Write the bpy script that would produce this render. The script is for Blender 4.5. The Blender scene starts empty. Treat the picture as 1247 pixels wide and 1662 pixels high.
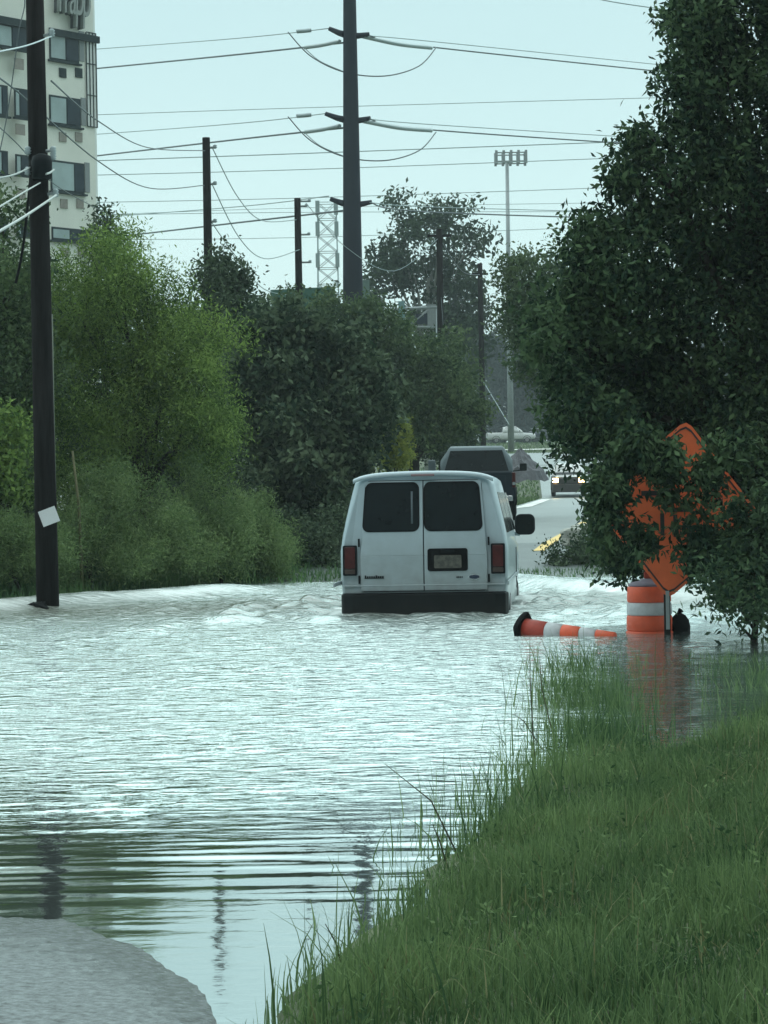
import bpy, bmesh, math, random
import numpy as np
from mathutils import Vector, Matrix
random.seed(7); rng = np.random.default_rng(11)
sc = bpy.context.scene
R = math.radians
CH = 1.37                      # eye height above the flood water
F = 4000.0                     # focal length in photo pixels (1247 x 1662)
ROLL = 0.0172; VH = 19.0

# ---------------------------------------------------------------- camera
cam = bpy.data.objects.new('camera', bpy.data.cameras.new('camera'))
sc.collection.objects.link(cam); sc.camera = cam
cam.data.sensor_fit = 'VERTICAL'; cam.data.sensor_height = 24.0
cam.data.lens = 24.0 * F / 1662.0
cam.data.clip_start = 0.1; cam.data.clip_end = 3000
cam.matrix_world = (Matrix.Translation((0, 0, CH)) @ Matrix.Rotation(R(90) - math.atan(VH / F), 4, 'X')
                    @ Matrix.Rotation(-ROLL, 4, 'Z'))

# ---------------------------------------------------------------- sky and light (overcast)
w = bpy.data.worlds.new("World"); sc.world = w; w.use_nodes = True
nt = w.node_tree; nt.nodes.clear()
SUN_EL, SUN_AZ = 55, 200
sky = nt.nodes.new('ShaderNodeTexSky'); sky.sky_type = 'NISHITA'; sky.sun_disc = False
sky.sun_elevation = R(SUN_EL); sky.sun_rotation = R(SUN_AZ)
bg1 = nt.nodes.new('ShaderNodeBackground'); bg1.inputs[1].default_value = 0.05
nt.links.new(sky.outputs[0], bg1.inputs[0])
tc = nt.nodes.new('ShaderNodeTexCoord'); sp = nt.nodes.new('ShaderNodeSeparateXYZ')
nt.links.new(tc.outputs['Generated'], sp.inputs[0])
nz = nt.nodes.new('ShaderNodeTexNoise'); nz.inputs['Scale'].default_value = 3.0; nz.inputs['Detail'].default_value = 3
mp = nt.nodes.new('ShaderNodeMapping'); mp.inputs['Scale'].default_value = (1, 1, 3)
nt.links.new(tc.outputs['Generated'], mp.inputs[0]); nt.links.new(mp.outputs[0], nz.inputs[0])
ma = nt.nodes.new('ShaderNodeMath'); ma.operation = 'MULTIPLY_ADD'; ma.inputs[1].default_value = 0.10; ma.inputs[2].default_value = -0.05
nt.links.new(nz.outputs[0], ma.inputs[0])
ad = nt.nodes.new('ShaderNodeMath'); ad.operation = 'ADD'
nt.links.new(ma.outputs[0], ad.inputs[0]); nt.links.new(sp.outputs['Z'], ad.inputs[1])
cr = nt.nodes.new('ShaderNodeValToRGB')
e = cr.color_ramp.elements
e[0].position = 0.0; e[0].color = (0.71, 0.92, 0.89, 1)
e[1].position = 0.9; e[1].color = (0.33, 0.50, 0.54, 1)
e2 = cr.color_ramp.elements.new(0.10); e2.color = (0.67, 0.90, 0.89, 1)
e3 = cr.color_ramp.elements.new(0.21); e3.color = (0.56, 0.79, 0.81, 1)
e5 = cr.color_ramp.elements.new(0.30); e5.color = (1.10, 1.50, 1.50, 1)
nt.links.new(ad.outputs[0], cr.inputs[0])
e4 = cr.color_ramp.elements.new(0.42); e4.color = (1.6, 2.15, 2.12, 1)
cr.color_ramp.elements[-1].color = (1.8, 2.15, 2.15, 1)
# the cloud deck is darker behind the camera than over the road ahead
mry = nt.nodes.new('ShaderNodeMapRange'); mry.interpolation_type = 'SMOOTHSTEP'
mry.inputs['From Min'].default_value = -0.7; mry.inputs['From Max'].default_value = 0.45
mry.inputs['To Min'].default_value = 0.22; mry.inputs['To Max'].default_value = 1.0
nt.links.new(sp.outputs['Y'], mry.inputs['Value'])
bg2 = nt.nodes.new('ShaderNodeBackground'); bg2.inputs[1].default_value = 1.0
nt.links.new(cr.outputs[0], bg2.inputs[0]); nt.links.new(mry.outputs[0], bg2.inputs[1])
mx = nt.nodes.new('ShaderNodeMixShader'); mx.inputs[0].default_value = 0.93
nt.links.new(bg1.outputs[0], mx.inputs[1]); nt.links.new(bg2.outputs[0], mx.inputs[2])
wo = nt.nodes.new('ShaderNodeOutputWorld'); nt.links.new(mx.outputs[0], wo.inputs[0])

sl = bpy.data.lights.new('sun', 'SUN'); sl.energy = 0.5; sl.angle = R(25); sl.color = (1.0, 0.98, 0.93)
so = bpy.data.objects.new('sun', sl); sc.collection.objects.link(so)
sd = Vector((math.sin(R(SUN_AZ)) * math.cos(R(SUN_EL)), math.cos(R(SUN_AZ)) * math.cos(R(SUN_EL)), math.sin(R(SUN_EL))))
so.rotation_euler = sd.to_track_quat('Z', 'Y').to_euler()
sc.view_settings.view_transform = 'Standard'; sc.view_settings.look = 'None'
sc.view_settings.exposure = 0.2; sc.view_settings.gamma = 1.0
sc.render.resolution_x = 768; sc.render.resolution_y = 1024

# ---------------------------------------------------------------- helpers
def P(px, py, d):
    """photo pixel + distance -> world point"""
    u = px - 623.5; v = 831.0 - py
    return Vector(((u + ROLL * v) * d / F, d, CH + (v - ROLL * u - VH) * d / F))

def link(o):
    sc.collection.objects.link(o); return o

def tag(o, label=None, cat=None, group=None, kind=None):
    if label: o['label'] = label
    if cat: o['category'] = cat
    if group: o['group'] = group
    if kind: o['kind'] = kind
    return o

def thing(name, loc=(0, 0, 0), rz=0, label=None, cat=None, group=None):
    o = link(bpy.data.objects.new(name, None)); o.location = loc; o.rotation_euler = (0, 0, rz)
    o.empty_display_size = 0.1
    return tag(o, label, cat, group)

def put(name, me, mat=None, parent=None, bevel=0, smooth=False, seg=2):
    if mat and not me.materials: me.materials.append(mat)
    o = link(bpy.data.objects.new(name, me))
    if parent: o.parent = parent
    if smooth:
        me.polygons.foreach_set('use_smooth', [True] * len(me.polygons))
    if bevel:
        m = o.modifiers.new('bevel', 'BEVEL'); m.width = bevel; m.segments = seg; m.limit_method = 'ANGLE'; m.angle_limit = R(40)
    return o

class MB:
    def __init__(s): s.v = []; s.f = []; s.sm = []
    def add(s, vs, fs, smooth=False):
        b = len(s.v); s.v += [tuple(v) for v in vs]
        for f in fs: s.f.append([b + i for i in f]); s.sm.append(smooth)
        return s
    def box(s, c, size, rot=None):
        x, y, z = [q / 2 for q in size]
        vs = [Vector((a * x, b * y, cc * z)) for a in (-1, 1) for b in (-1, 1) for cc in (-1, 1)]
        if rot is not None: vs = [rot @ v for v in vs]
        vs = [v + Vector(c) for v in vs]
        return s.add(vs, [(0, 1, 3, 2), (4, 6, 7, 5), (0, 4, 5, 1), (2, 3, 7, 6), (0, 2, 6, 4), (1, 5, 7, 3)])
    def tube(s, pts, rad, n=8, caps=True):
        pts = [Vector(p) for p in pts]
        if not hasattr(rad, '__len__'): rad = [rad] * len(pts)
        vs = []; fs = []
        up = None
        for i, p in enumerate(pts):
            t = (pts[min(i + 1, len(pts) - 1)] - pts[max(i - 1, 0)]).normalized()
            if up is None:
                up = Vector((0, 0, 1)) if abs(t.z) < 0.9 else Vector((1, 0, 0))
            a = t.cross(up).normalized(); b = a.cross(t).normalized(); up = b
            for k in range(n):
                an = 2 * math.pi * k / n
                vs.append(p + (a * math.cos(an) + b * math.sin(an)) * rad[i])
        for i in range(len(pts) - 1):
            for k in range(n):
                k2 = (k + 1) % n
                fs.append((i * n + k, i * n + k2, (i + 1) * n + k2, (i + 1) * n + k))
        b0 = len(s.v)
        s.add(vs, fs, True)
        if caps:
            s.f.append([b0 + k for k in range(n)][::-1]); s.sm.append(False)
            s.f.append([b0 + (len(pts) - 1) * n + k for k in range(n)]); s.sm.append(False)
        return s
    def lathe(s, prof, c=(0, 0, 0), n=32, mtx=None):
        vs = []; fs = []
        for r, z in prof:
            for k in range(n):
                a = 2 * math.pi * k / n
                v = Vector((r * math.cos(a), r * math.sin(a), z))
                if mtx is not None: v = mtx @ v
                vs.append(v + Vector(c))
        for i in range(len(prof) - 1):
            for k in range(n):
                k2 = (k + 1) % n
                fs.append((i * n + k, i * n + k2, (i + 1) * n + k2, (i + 1) * n + k))
        fs.append(tuple(range(n))[::-1]); fs.append(tuple((len(prof) - 1) * n + k for k in range(n)))
        return s.add(vs, fs, True)
    def prism(s, poly, fn, t, smooth=False):
        """poly: 2-D outline; fn(a,b,depth)->3-D; t thickness"""
        n = len(poly)
        vs = [fn(a, b, 0) for a, b in poly] + [fn(a, b, t) for a, b in poly]
        fs = [tuple(range(n))[::-1], tuple(range(n, 2 * n))] + [(i, (i + 1) % n, n + (i + 1) % n, n + i) for i in range(n)]
        return s.add(vs, fs, smooth)
    def mesh(s, name):
        me = bpy.data.meshes.new(name); me.from_pydata(s.v, [], s.f); me.update()
        me.polygons.foreach_set('use_smooth', s.sm)
        bm = bmesh.new(); bm.from_mesh(me); bmesh.ops.recalc_face_normals(bm, faces=bm.faces); bm.to_mesh(me); bm.free()
        return me
    def build(s, name, mat, parent=None, bevel=0, seg=2):
        return put(name, s.mesh(name), mat, parent, bevel, seg=seg)

def rrect(x0, x1, z0, z1, r=0.05, n=5, sk0=0, sk1=0):
    """rounded rectangle; sk0/sk1 shift the top-left / top-right x"""
    pts = []
    for cx, cz, a0 in ((x1 - r, z0 + r, -90), (x1 - r, z1 - r, 0), (x0 + r, z1 - r, 90), (x0 + r, z0 + r, 180)):
        for k in range(n + 1):
            a = R(a0 + 90 * k / n)
            x = cx + r * math.cos(a); z = cz + r * math.sin(a)
            t = (z - z0) / (z1 - z0); f = (x - x0) / (x1 - x0)
            x += t * (sk0 * (1 - f) + sk1 * f)
            pts.append((x, z))
    return pts

def nodes(m):
    m.use_nodes = True; n = m.node_tree; return n, n.nodes['Principled BSDF']

def mat(name, col, rough=0.6, metal=0.0, spec=0.5, var=0.12, scale=8.0, col2=None, bump=0.0, bscale=40.0, coat=0.0, emit=0, stretch=None, trans=0):
    m = bpy.data.materials.new(name); n, b = nodes(m)
    b.inputs['Roughness'].default_value = rough; b.inputs['Metallic'].default_value = metal
    b.inputs['Specular IOR Level'].default_value = spec; b.inputs['Coat Weight'].default_value = coat
    t = n.nodes.new('ShaderNodeTexCoord'); mp = n.nodes.new('ShaderNodeMapping')
    if stretch: mp.inputs['Scale'].default_value = stretch
    n.links.new(t.outputs['Object'], mp.inputs[0])
    nz = n.nodes.new('ShaderNodeTexNoise'); nz.inputs['Scale'].default_value = scale; nz.inputs['Detail'].default_value = 6
    nz.inputs['Roughness'].default_value = 0.65
    n.links.new(mp.outputs[0], nz.inputs[0])
    rp = n.nodes.new('ShaderNodeValToRGB'); rp.color_ramp.elements[0].position = 0.32; rp.color_ramp.elements[1].position = 0.68
    c = col; c2 = col2 or tuple(min(1, q * (1 + var)) for q in c)
    rp.color_ramp.elements[0].color = (*[q * (1 - var) for q in c], 1); rp.color_ramp.elements[1].color = (*c2, 1)
    n.links.new(nz.outputs[0], rp.inputs[0]); n.links.new(rp.outputs[0], b.inputs['Base Color'])
    if bump:
        z2 = n.nodes.new('ShaderNodeTexNoise'); z2.inputs['Scale'].default_value = bscale; z2.inputs['Detail'].default_value = 5
        n.links.new(mp.outputs[0], z2.inputs[0])
        bp = n.nodes.new('ShaderNodeBump'); bp.inputs['Strength'].default_value = bump; bp.inputs['Distance'].default_value = 0.02
        n.links.new(z2.outputs[0], bp.inputs['Height']); n.links.new(bp.outputs[0], b.inputs['Normal'])
    if emit:
        b.inputs['Emission Color'].default_value = (*col, 1); b.inputs['Emission Strength'].default_value = emit
    return m

def leafmat(name, dark, light, trans=0.25, rough=0.75, gscale=0.8):
    m = bpy.data.materials.new(name); n, b = nodes(m); L = n.links.new
    at = n.nodes.new('ShaderNodeAttribute'); at.attribute_name = 'tint'
    t = n.nodes.new('ShaderNodeTexCoord'); nz = n.nodes.new('ShaderNodeTexNoise'); nz.inputs['Scale'].default_value = gscale; nz.inputs['Detail'].default_value = 2
    L(t.outputs['Object'], nz.inputs[0])
    m1 = n.nodes.new('ShaderNodeMath'); m1.operation = 'MULTIPLY_ADD'; m1.inputs[1].default_value = 1.1; m1.inputs[2].default_value = -0.55
    L(nz.outputs[0], m1.inputs[0])
    m2 = n.nodes.new('ShaderNodeMath'); m2.operation = 'ADD'; m2.use_clamp = True
    L(m1.outputs[0], m2.inputs[0]); L(at.outputs['Fac'], m2.inputs[1])
    rp = n.nodes.new('ShaderNodeValToRGB'); rp.color_ramp.elements[0].color = (*dark, 1); rp.color_ramp.elements[1].color = (*light, 1)
    L(m2.outputs[0], rp.inputs[0]); L(rp.outputs[0], b.inputs['Base Color'])
    b.inputs['Roughness'].default_value = rough; b.inputs['Specular IOR Level'].default_value = 0.12
    tr = n.nodes.new('ShaderNodeBsdfTranslucent'); L(rp.outputs[0], tr.inputs[0])
    ms = n.nodes.new('ShaderNodeMixShader'); ms.inputs[0].default_value = trans
    L(b.outputs[0], ms.inputs[1]); L(tr.outputs[0], ms.inputs[2])
    L(ms.outputs[0], n.nodes['Material Output'].inputs[0])
    return m

def fast_mesh(name, V, nper, tint=None):
    """V: (N, nper, 3) separate polygons"""
    N = V.shape[0]
    me = bpy.data.meshes.new(name)
    me.vertices.add(N * nper); me.vertices.foreach_set('co', V.reshape(-1).astype(np.float32))
    me.loops.add(N * nper); me.loops.foreach_set('vertex_index', np.arange(N * nper, dtype=np.int32))
    me.polygons.add(N); me.polygons.foreach_set('loop_start', np.arange(0, N * nper, nper, dtype=np.int32))
    try: me.polygons.foreach_set('loop_total', np.full(N, nper, dtype=np.int32))
    except Exception: pass
    me.update(calc_edges=True)
    if tint is not None:
        a = me.attributes.new('tint', 'FLOAT', 'FACE'); a.data.foreach_set('value', tint.astype(np.float32))
    return me

def unit(a): return a / np.maximum(np.linalg.norm(a, axis=-1, keepdims=True), 1e-9)

def leaf_quads(pos, size, wratio, droop, r):
    N = len(pos)
    d = unit(r.normal(size=(N, 3)) + np.array([0, 0, -droop]))
    s = unit(np.cross(d, unit(r.normal(size=(N, 3)))))
    nrm = np.cross(d, s)
    L = (size * r.uniform(0.6, 1.3, N))[:, None]; W = L * wratio * 0.5
    V = np.stack([pos, pos + d * L * 0.45 + s * W + nrm * L * 0.08, pos + d * L, pos + d * L * 0.45 - s * W + nrm * L * 0.08], axis=1)
    return V

def foliage(name, lobes, ncl, lpc, size, spread, m, parent=None, wratio=0.5, droop=0.3, seed=1, shell=0.55, clumpvar=0.35, squash=1.0):
    r = np.random.default_rng(seed)
    C = np.array([l[0] for l in lobes]); Rr = np.array([l[1] for l in lobes]); W = np.array([l[2] for l in lobes]); W = W / W.sum()
    k = r.choice(len(lobes), ncl, p=W)
    dv = unit(r.normal(size=(ncl, 3)))
    rad = shell + (1 - shell) * r.uniform(0, 1, ncl) ** 0.8
    rad *= 1 + 0.16 * r.normal(size=ncl)
    cc = C[k] + dv * Rr[k] * rad[:, None]
    ctint = r.normal(0.45, clumpvar * 0.6, ncl)
    n = r.poisson(lpc, ncl); idx = np.repeat(np.arange(ncl), n)
    csz = r.uniform(0.6, 1.5, ncl)
    pos = cc[idx] + r.normal(size=(len(idx), 3)) * (spread * csz[idx])[:, None] * np.array([1, 1, squash])
    tint = np.clip(ctint[idx] + r.normal(0, 0.18, len(idx)), 0, 1)
    ok = pos[:, 2] > 0.03
    pos = pos[ok]; tint = tint[ok]
    return put(name, fast_mesh(name, leaf_quads(pos, size, wratio, droop, r), 4, tint), m, parent)

def LB(px, py, rx, ry, d, rd=None, wt=None):
    """crown lobe from its outline in the photo, at its own distance"""
    s = d / F
    c = P(px, py, d); a = rx * s; b = ry * s; q = rd if rd else (a + b) / 2
    return (tuple(c), (a, q, b), wt if wt else (a * b + a * q + b * q))

def limbs(name, base, lobes, r0, m, parent, seed=0, up=0.45, all_=True):
    rr = random.Random(seed); mb = MB(); base = Vector(base)
    tops = [Vector(l[0]) for l in lobes]; rad_ = [l[1] for l in lobes]
    cen = sum(tops, Vector()) / len(tops)
    fork = base.lerp(Vector((cen.x * .5 + base.x * .5, cen.y * .5 + base.y * .5, cen.z)), up)
    mid = base.lerp(fork, 0.5) + Vector((rr.uniform(-.1, .1), rr.uniform(-.1, .1), 0))
    top = Vector((cen.x, cen.y, max(t.z for t in tops)))
    mb.tube([base - Vector((0, 0, .3)), mid, fork, fork.lerp(top, 0.6)], [r0 * 1.2, r0, r0 * 0.8, r0 * 0.3], 9)
    tr = mb.build('trunk', m, parent)
    mb = MB()
    for ti, t in enumerate(tops):
        st = base.lerp(fork, rr.uniform(0.7, 1.0))
        m1 = st.lerp(t, 0.5) + Vector((rr.uniform(-.2, .2), rr.uniform(-.2, .2), (t - st).length * 0.12))
        mb.tube([st, m1, t], [r0 * .42, r0 * .25, r0 * .08], 6)
        for _ in range(5):
            e = t + Vector((rr.uniform(-1, 1), rr.uniform(-1, 1), rr.uniform(-.3, 1))) * (min(rad_[ti]) * .7)
            mb.tube([m1.lerp(t, rr.uniform(0, .8)), e], [r0 * .12, r0 * .03], 5)
    mb.build('branches', m, tr)

def tree(name, label, base, lobes, ncl, lpc, size, spread, lm, bm_, r0=0.15, group=None, cat='tree', **kw):
    t = thing(name, base, 0, label, cat, group)
    off = Vector(base)
    L2 = [((l[0][0] - off.x, l[0][1] - off.y, l[0][2] - off.z), l[1], l[2]) for l in lobes]
    r = np.random.default_rng(kw.get('seed', 1)); base_l = L2; L2 = []; nsub = kw.pop('nsub', 9)
    for c_, q_, w_ in base_l:
        L2.append((c_, tuple(.80 * k for k in q_), w_ * .45))
        for _ in range(nsub):
            dv = unit(r.normal(size=3)); f = r.uniform(.18, .46)
            L2.append((tuple(np.array(c_) + dv * np.array(q_) * r.uniform(.7, 1.08)), tuple(f * k for k in q_), w_ * .75 * f * 2.2 / nsub))
    crown = foliage_local('crown', L2, ncl, lpc, size, spread, lm, t, zmin=-off.z + 0.03, **kw)
    limbs('trunk', (0, 0, 0), base_l, r0, bm_, t, seed=kw.get('seed', 1))
    return t

def foliage_local(name, lobes, ncl, lpc, size, spread, m, parent, zmin=-1e9, wratio=0.5, droop=0.3, seed=1, shell=0.55, clumpvar=0.35, squash=1.0):
    r = np.random.default_rng(seed)
    C = np.array([l[0] for l in lobes]); Rr = np.array([l[1] for l in lobes]); W = np.array([l[2] for l in lobes]); W = W / W.sum()
    k = r.choice(len(lobes), ncl, p=W)
    dv = unit(r.normal(size=(ncl, 3)))
    rad = shell + (1 - shell) * r.uniform(0, 1, ncl) ** 0.8
    rad *= np.clip(1 + 0.13 * r.normal(size=ncl), .5, 1.14)
    cc = C[k] + dv * Rr[k] * rad[:, None]
    ctint = r.normal(0.45, clumpvar * 0.6, ncl)
    n = r.poisson(lpc, ncl); idx = np.repeat(np.arange(ncl), n)
    csz = r.uniform(0.6, 1.5, ncl)
    pos = cc[idx] + r.normal(size=(len(idx), 3)) * (spread * csz[idx])[:, None] * np.array([1, 1, squash])
    tint = np.clip(ctint[idx] + r.normal(0, 0.18, len(idx)), 0, 1)
    ok = (pos[:, 2] > zmin) & (np.linalg.norm((pos - cc[idx]) / (spread * csz[idx])[:, None], axis=1) < 2.2)
    pos = pos[ok]; tint = tint[ok]
    return put(name, fast_mesh(name, leaf_quads(pos, size, wratio, droop, r), 4, tint), m, parent)

def blades(name, base, height, width, lean, m, r, parent=None, seg=3, tint=None):
    """grass: base (N,3), height (N,), bent tapering strips"""
    N = len(base); ang = r.uniform(0, 2 * math.pi, N)
    dirv = np.stack([np.cos(ang), np.sin(ang), np.zeros(N)], 1)
    face = r.uniform(0, 2 * math.pi, N); side = np.stack([np.cos(face), np.sin(face), np.zeros(N)], 1)
    ln = np.abs(r.normal(0, lean, N))
    rows = []
    for i in range(seg + 1):
        t = i / seg
        c = base + np.array([0, 0, 1.0]) * (height * (t - 0.25 * ln * t * t))[:, None] + dirv * (height * ln * t * t)[:, None]
        wv = side * (width * (1 - t ** 1.5) * 0.5 + 0.0004)[:, None]
        rows.append((c - wv, c + wv))
    polys = []
    for i in range(seg):
        a, b = rows[i]; c, d = rows[i + 1]
        polys.append(np.stack([a, b, d, c], 1))
    V = np.concatenate(polys, 0)
    tt = (tint if tint is not None else np.clip(r.normal(.5, .25, N), 0, 1))
    return put(name, fast_mesh(name, V, 4, np.tile(tt, seg)), m, parent)

def wave_noise(x, y, n, lmin, lmax, r, ang=None, aspread=math.pi):
    """sum of random sines, unit variance-ish"""
    z = np.zeros_like(x)
    for _ in range(n):
        L = math.exp(r.uniform(math.log(lmin), math.log(lmax)))
        a = (ang if ang is not None else 0) + r.uniform(-aspread, aspread)
        k = 2 * math.pi / L
        z += (L / lmax) ** 0.8 * np.sin(k * (x * math.cos(a) + y * math.sin(a)) + r.uniform(0, 6.28))
    return z / math.sqrt(n)

def sstep(t): t = np.clip(t, 0, 1); return t * t * (3 - 2 * t)

# ---------------------------------------------------------------- ground form
PD = [-60, 0, 8, 12, 38, 42.5, 50, 61, 80, 100, 140, 180, 220, 285, 400, 1500]
PZ = [.3, .02, -.1, -.35, -.35, 0, .40, .75, 1.0, 1.1, 1.3, 2.9, 5.0, 7.7, 9, 9]
CX = [-60, 42, 51, 62, 85, 140, 180, 220, 300]                     # road centre line
CXX = [-13.8, 1.5, 2.95, 4.7, 8.0, 12.6, 15.0, 16.5, 18.0]
def road_c(d): return np.interp(d, CX, CXX)
def xedge(d): return np.interp(d, [0, 6.4, 8.2, 11.2, 14.9, 22, 30], [-.8, -.40, -.04, .5, .92, 2.0, 3.2])
def ground(x, d):
    z = np.interp(d, PD, PZ)
    # near road apron rising out of the flood at the left
    db = np.where(x > -1.25, 8.1 - 2.7 * (x + 1.25) ** 2, 8.1) + 0.05 * np.sin(x * 9) + .04 * np.sin(x * 23 + 1)
    zn = np.clip(0.03 * (db - d), -.12, .06)
    near = sstep((12 - d) / 3)
    z = z * (1 - near) + (zn - .03) * near
    # grassy verge at the right
    b = np.clip(0.11 * (x - xedge(d) - .05), -.35, .35)
    far = sstep((14.0 + 0.6 * np.sin(x * 1.7) + np.clip(x - 1.5, 0, 3) * 2.6 - d) / 2.5)
    on = sstep((x - xedge(d) + .6) / .6) * np.where(d < 26, 1, 0)
    z = np.where(on > 0, z * (1 - on) + on * (far * b + (1 - far) * -.2), z)
    # left bank
    ax, ay, bx, by = -6.2, 35.6, -1.5, 44.0
    s = -((x - ax) * (by - ay) - (d - ay) * (bx - ax)) / math.hypot(bx - ax, by - ay)
    lb = sstep((s + .3) / 2.0) * np.where(d > 10, 1, 0) * sstep((-3.9 + .15 * (d - 30) - x + .5) / 1.0)
    z = np.maximum(z, -.35 + lb * (.35 + .15 + np.clip(s, 0, 40) * .012) )
    return z

def apron(x, d):
    db = np.where(x > -1.25, 7.65 - 2.6 * (x + 1.25) ** 2, 7.65) + 0.04 * np.sin(x * 9) + .03 * np.sin(x * 23 + 1) + .02 * np.sin(x * 51 + d * 7)
    return np.clip(0.03 * (db - d), -.12, .06) - .02 * sstep((x + .55) / .3)

def grid_mesh(name, xs, ds, zf):
    X, D = np.meshgrid(xs, ds); Z = zf(X, D)
    V = np.stack([X, D, Z], -1).reshape(-1, 3).astype(np.float32)
    nx, nd = len(xs), len(ds)
    i = np.arange(nx * nd).reshape(nd, nx)
    Fq = np.stack([i[:-1, :-1], i[:-1, 1:], i[1:, 1:], i[1:, :-1]], -1).reshape(-1, 4)
    me = bpy.data.meshes.new(name)
    me.vertices.add(len(V)); me.vertices.foreach_set('co', V.reshape(-1))
    me.loops.add(Fq.size); me.loops.foreach_set('vertex_index', Fq.reshape(-1).astype(np.int32))
    me.polygons.add(len(Fq)); me.polygons.foreach_set('loop_start', np.arange(0, Fq.size, 4, dtype=np.int32))
    me.update(calc_edges=True); me.polygons.foreach_set('use_smooth', np.ones(len(Fq), dtype=bool))
    return me

# materials
M = {}
M['ground'] = mat('ground', (.045, .075, .03), .9, var=.5, scale=.8, col2=(.10, .12, .055), bump=.6, bscale=12)
M['asphalt_near'] = mat('wet asphalt', (.13, .15, .155), .36, spec=.5, var=.7, scale=34, bump=1.0, bscale=90)
M['asphalt_far'] = mat('pale worn asphalt', (.19, .215, .21), .4, spec=.5, var=.12, scale=.6, bump=.1)
M['white_line'] = mat('white road paint', (.75, .75, .72), .6, var=.15, scale=4)
M['yellow_line'] = mat('yellow road paint', (.75, .52, .16), .6, var=.15, scale=4)
M['bark'] = mat('bark', (.03, .026, .022), .9, spec=.08, var=.5, scale=14, bump=.8, bscale=30, stretch=(1, 1, .2))
M['pole_wood'] = mat('creosoted wood', (.014, .013, .0135), .9, spec=.08, var=.55, scale=20, bump=.6, bscale=50, stretch=(1, 1, .06))
M['steel_dark'] = mat('weathered steel', (.022, .028, .042), .7, spec=.15, metal=.0, var=.15, scale=2, stretch=(1, 1, .2))
M['galv'] = mat('galvanised steel', (.30, .34, .35), .5, metal=.5, var=.1, scale=3)
M['wire'] = mat('wire', (.10, .13, .14), .6, var=.05)
M['wire_pale'] = mat('pale cable', (.40, .44, .42), .5, var=.05)
M['wire_far'] = mat('distant conductor', (.27, .36, .37), .6, var=.05)
M['insul'] = mat('insulator', (.34, .42, .44), .3, var=.1, scale=30)

_n, _b = nodes(M['asphalt_near']); _g = _n.nodes.new('ShaderNodeNewGeometry'); _s = _n.nodes.new('ShaderNodeSeparateXYZ'); _n.links.new(_g.outputs['Position'], _s.inputs[0])
_z = _n.nodes.new('ShaderNodeTexNoise'); _z.inputs['Scale'].default_value = 9; _z.inputs['Detail'].default_value = 5; _n.links.new(_g.outputs['Position'], _z.inputs[0])
_a = _n.nodes.new('ShaderNodeMath'); _a.operation = 'MULTIPLY_ADD'; _a.inputs[1].default_value = .03; _n.links.new(_z.outputs[0], _a.inputs[0]); _n.links.new(_s.outputs['Z'], _a.inputs[2])
_m = _n.nodes.new('ShaderNodeMapRange'); _m.inputs['From Min'].default_value = .018; _m.inputs['From Max'].default_value = .045; _m.inputs['To Min'].default_value = .06; _m.inputs['To Max'].default_value = .5
_n.links.new(_a.outputs[0], _m.inputs['Value']); _n.links.new(_m.outputs[0], _b.inputs['Roughness'])
_b.inputs['Specular IOR Level'].default_value = .7
# ground sheet
xs = np.concatenate([np.array([-900, -500, -300, -180, -110, -70, -45, -30]), np.arange(-22, 22.01, .22), np.array([28, 38, 52, 75, 110, 180, 300, 500, 900])])
ds = np.concatenate([np.array([-60, -30, -12]), np.arange(-4, 52, .22), np.arange(52, 100, 1.0), np.arange(100, 300, 6.0), np.array([300, 330, 400, 520, 700, 1000, 1500])])
gnd = put('ground', grid_mesh('ground', xs, ds, lambda x, d: ground(x, d) + .012 * np.sin(x * 5.1 + 1) * np.sin(d * 4.3) * (d < 60)), M['ground'])
tag(gnd, kind='structure')

# near road apron and far road: one strip, laid on the ground
def strip(name, ds, w0, w1, lift, m, nx=24, parent=None, zf=None):
    t = np.linspace(0, 1, nx); T, D = np.meshgrid(t, ds)
    X = road_c(D) + w0 + (w1 - w0) * T
    Z = (zf or ground)(X, D) + lift
    V = np.stack([X, D, Z], -1).reshape(-1, 3); i = np.arange(V.shape[0]).reshape(len(ds), nx)
    Fq = np.stack([i[:-1, :-1], i[:-1, 1:], i[1:, 1:], i[1:, :-1]], -1).reshape(-1, 4)
    me = bpy.data.meshes.new(name); me.from_pydata(V.tolist(), [], Fq.tolist()); me.update()
    return put(name, me, m, parent, smooth=True)
tag(strip('road', np.concatenate([np.arange(-40, 2, .5), np.arange(2, 12, .06)]), -3.6, 3.45, .016, M['asphalt_near'], 140, zf=apron), kind='structure')
tag(strip('road_beyond_flood', np.concatenate([np.arange(40, 100, .5), np.arange(100, 236, 3)]), -3.6, 6.0, .03, M['asphalt_far']), kind='structure')
tag(strip('road_edge_line', np.concatenate([np.arange(76, 100, 1), np.arange(100, 130, 3)]), -3.4, -2.9, .045, M['white_line'], 3), kind='structure')
tag(strip('road_centre_line', np.arange(48, 63, .5), .42, .64, .045, M['yellow_line'], 3), kind='structure')
tag(strip('road_centre_dash', np.arange(84, 89, .5), -.25, .1, .045, M['yellow_line'], 3), kind='structure')
tag(strip('wet_road', np.arange(42, 50.6, .4), -3.6, 6.0, .036, mat('wet dark asphalt', (.075, .09, .09), .35, var=.3, scale=1.2)), kind='structure')
cs = grid_mesh('cross_street', np.linspace(9, 60, 40), np.linspace(200, 232, 12), lambda x, d: ground(x, d) + .06)
tag(put('cross_street', cs, M['asphalt_far']), kind='structure')
cs = grid_mesh('pavement_strip', np.linspace(12, 60, 30), np.linspace(246, 249, 3), lambda x, d: ground(x, d) + .1)
tag(put('pavement', cs, M['white_line']), kind='structure')

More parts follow.
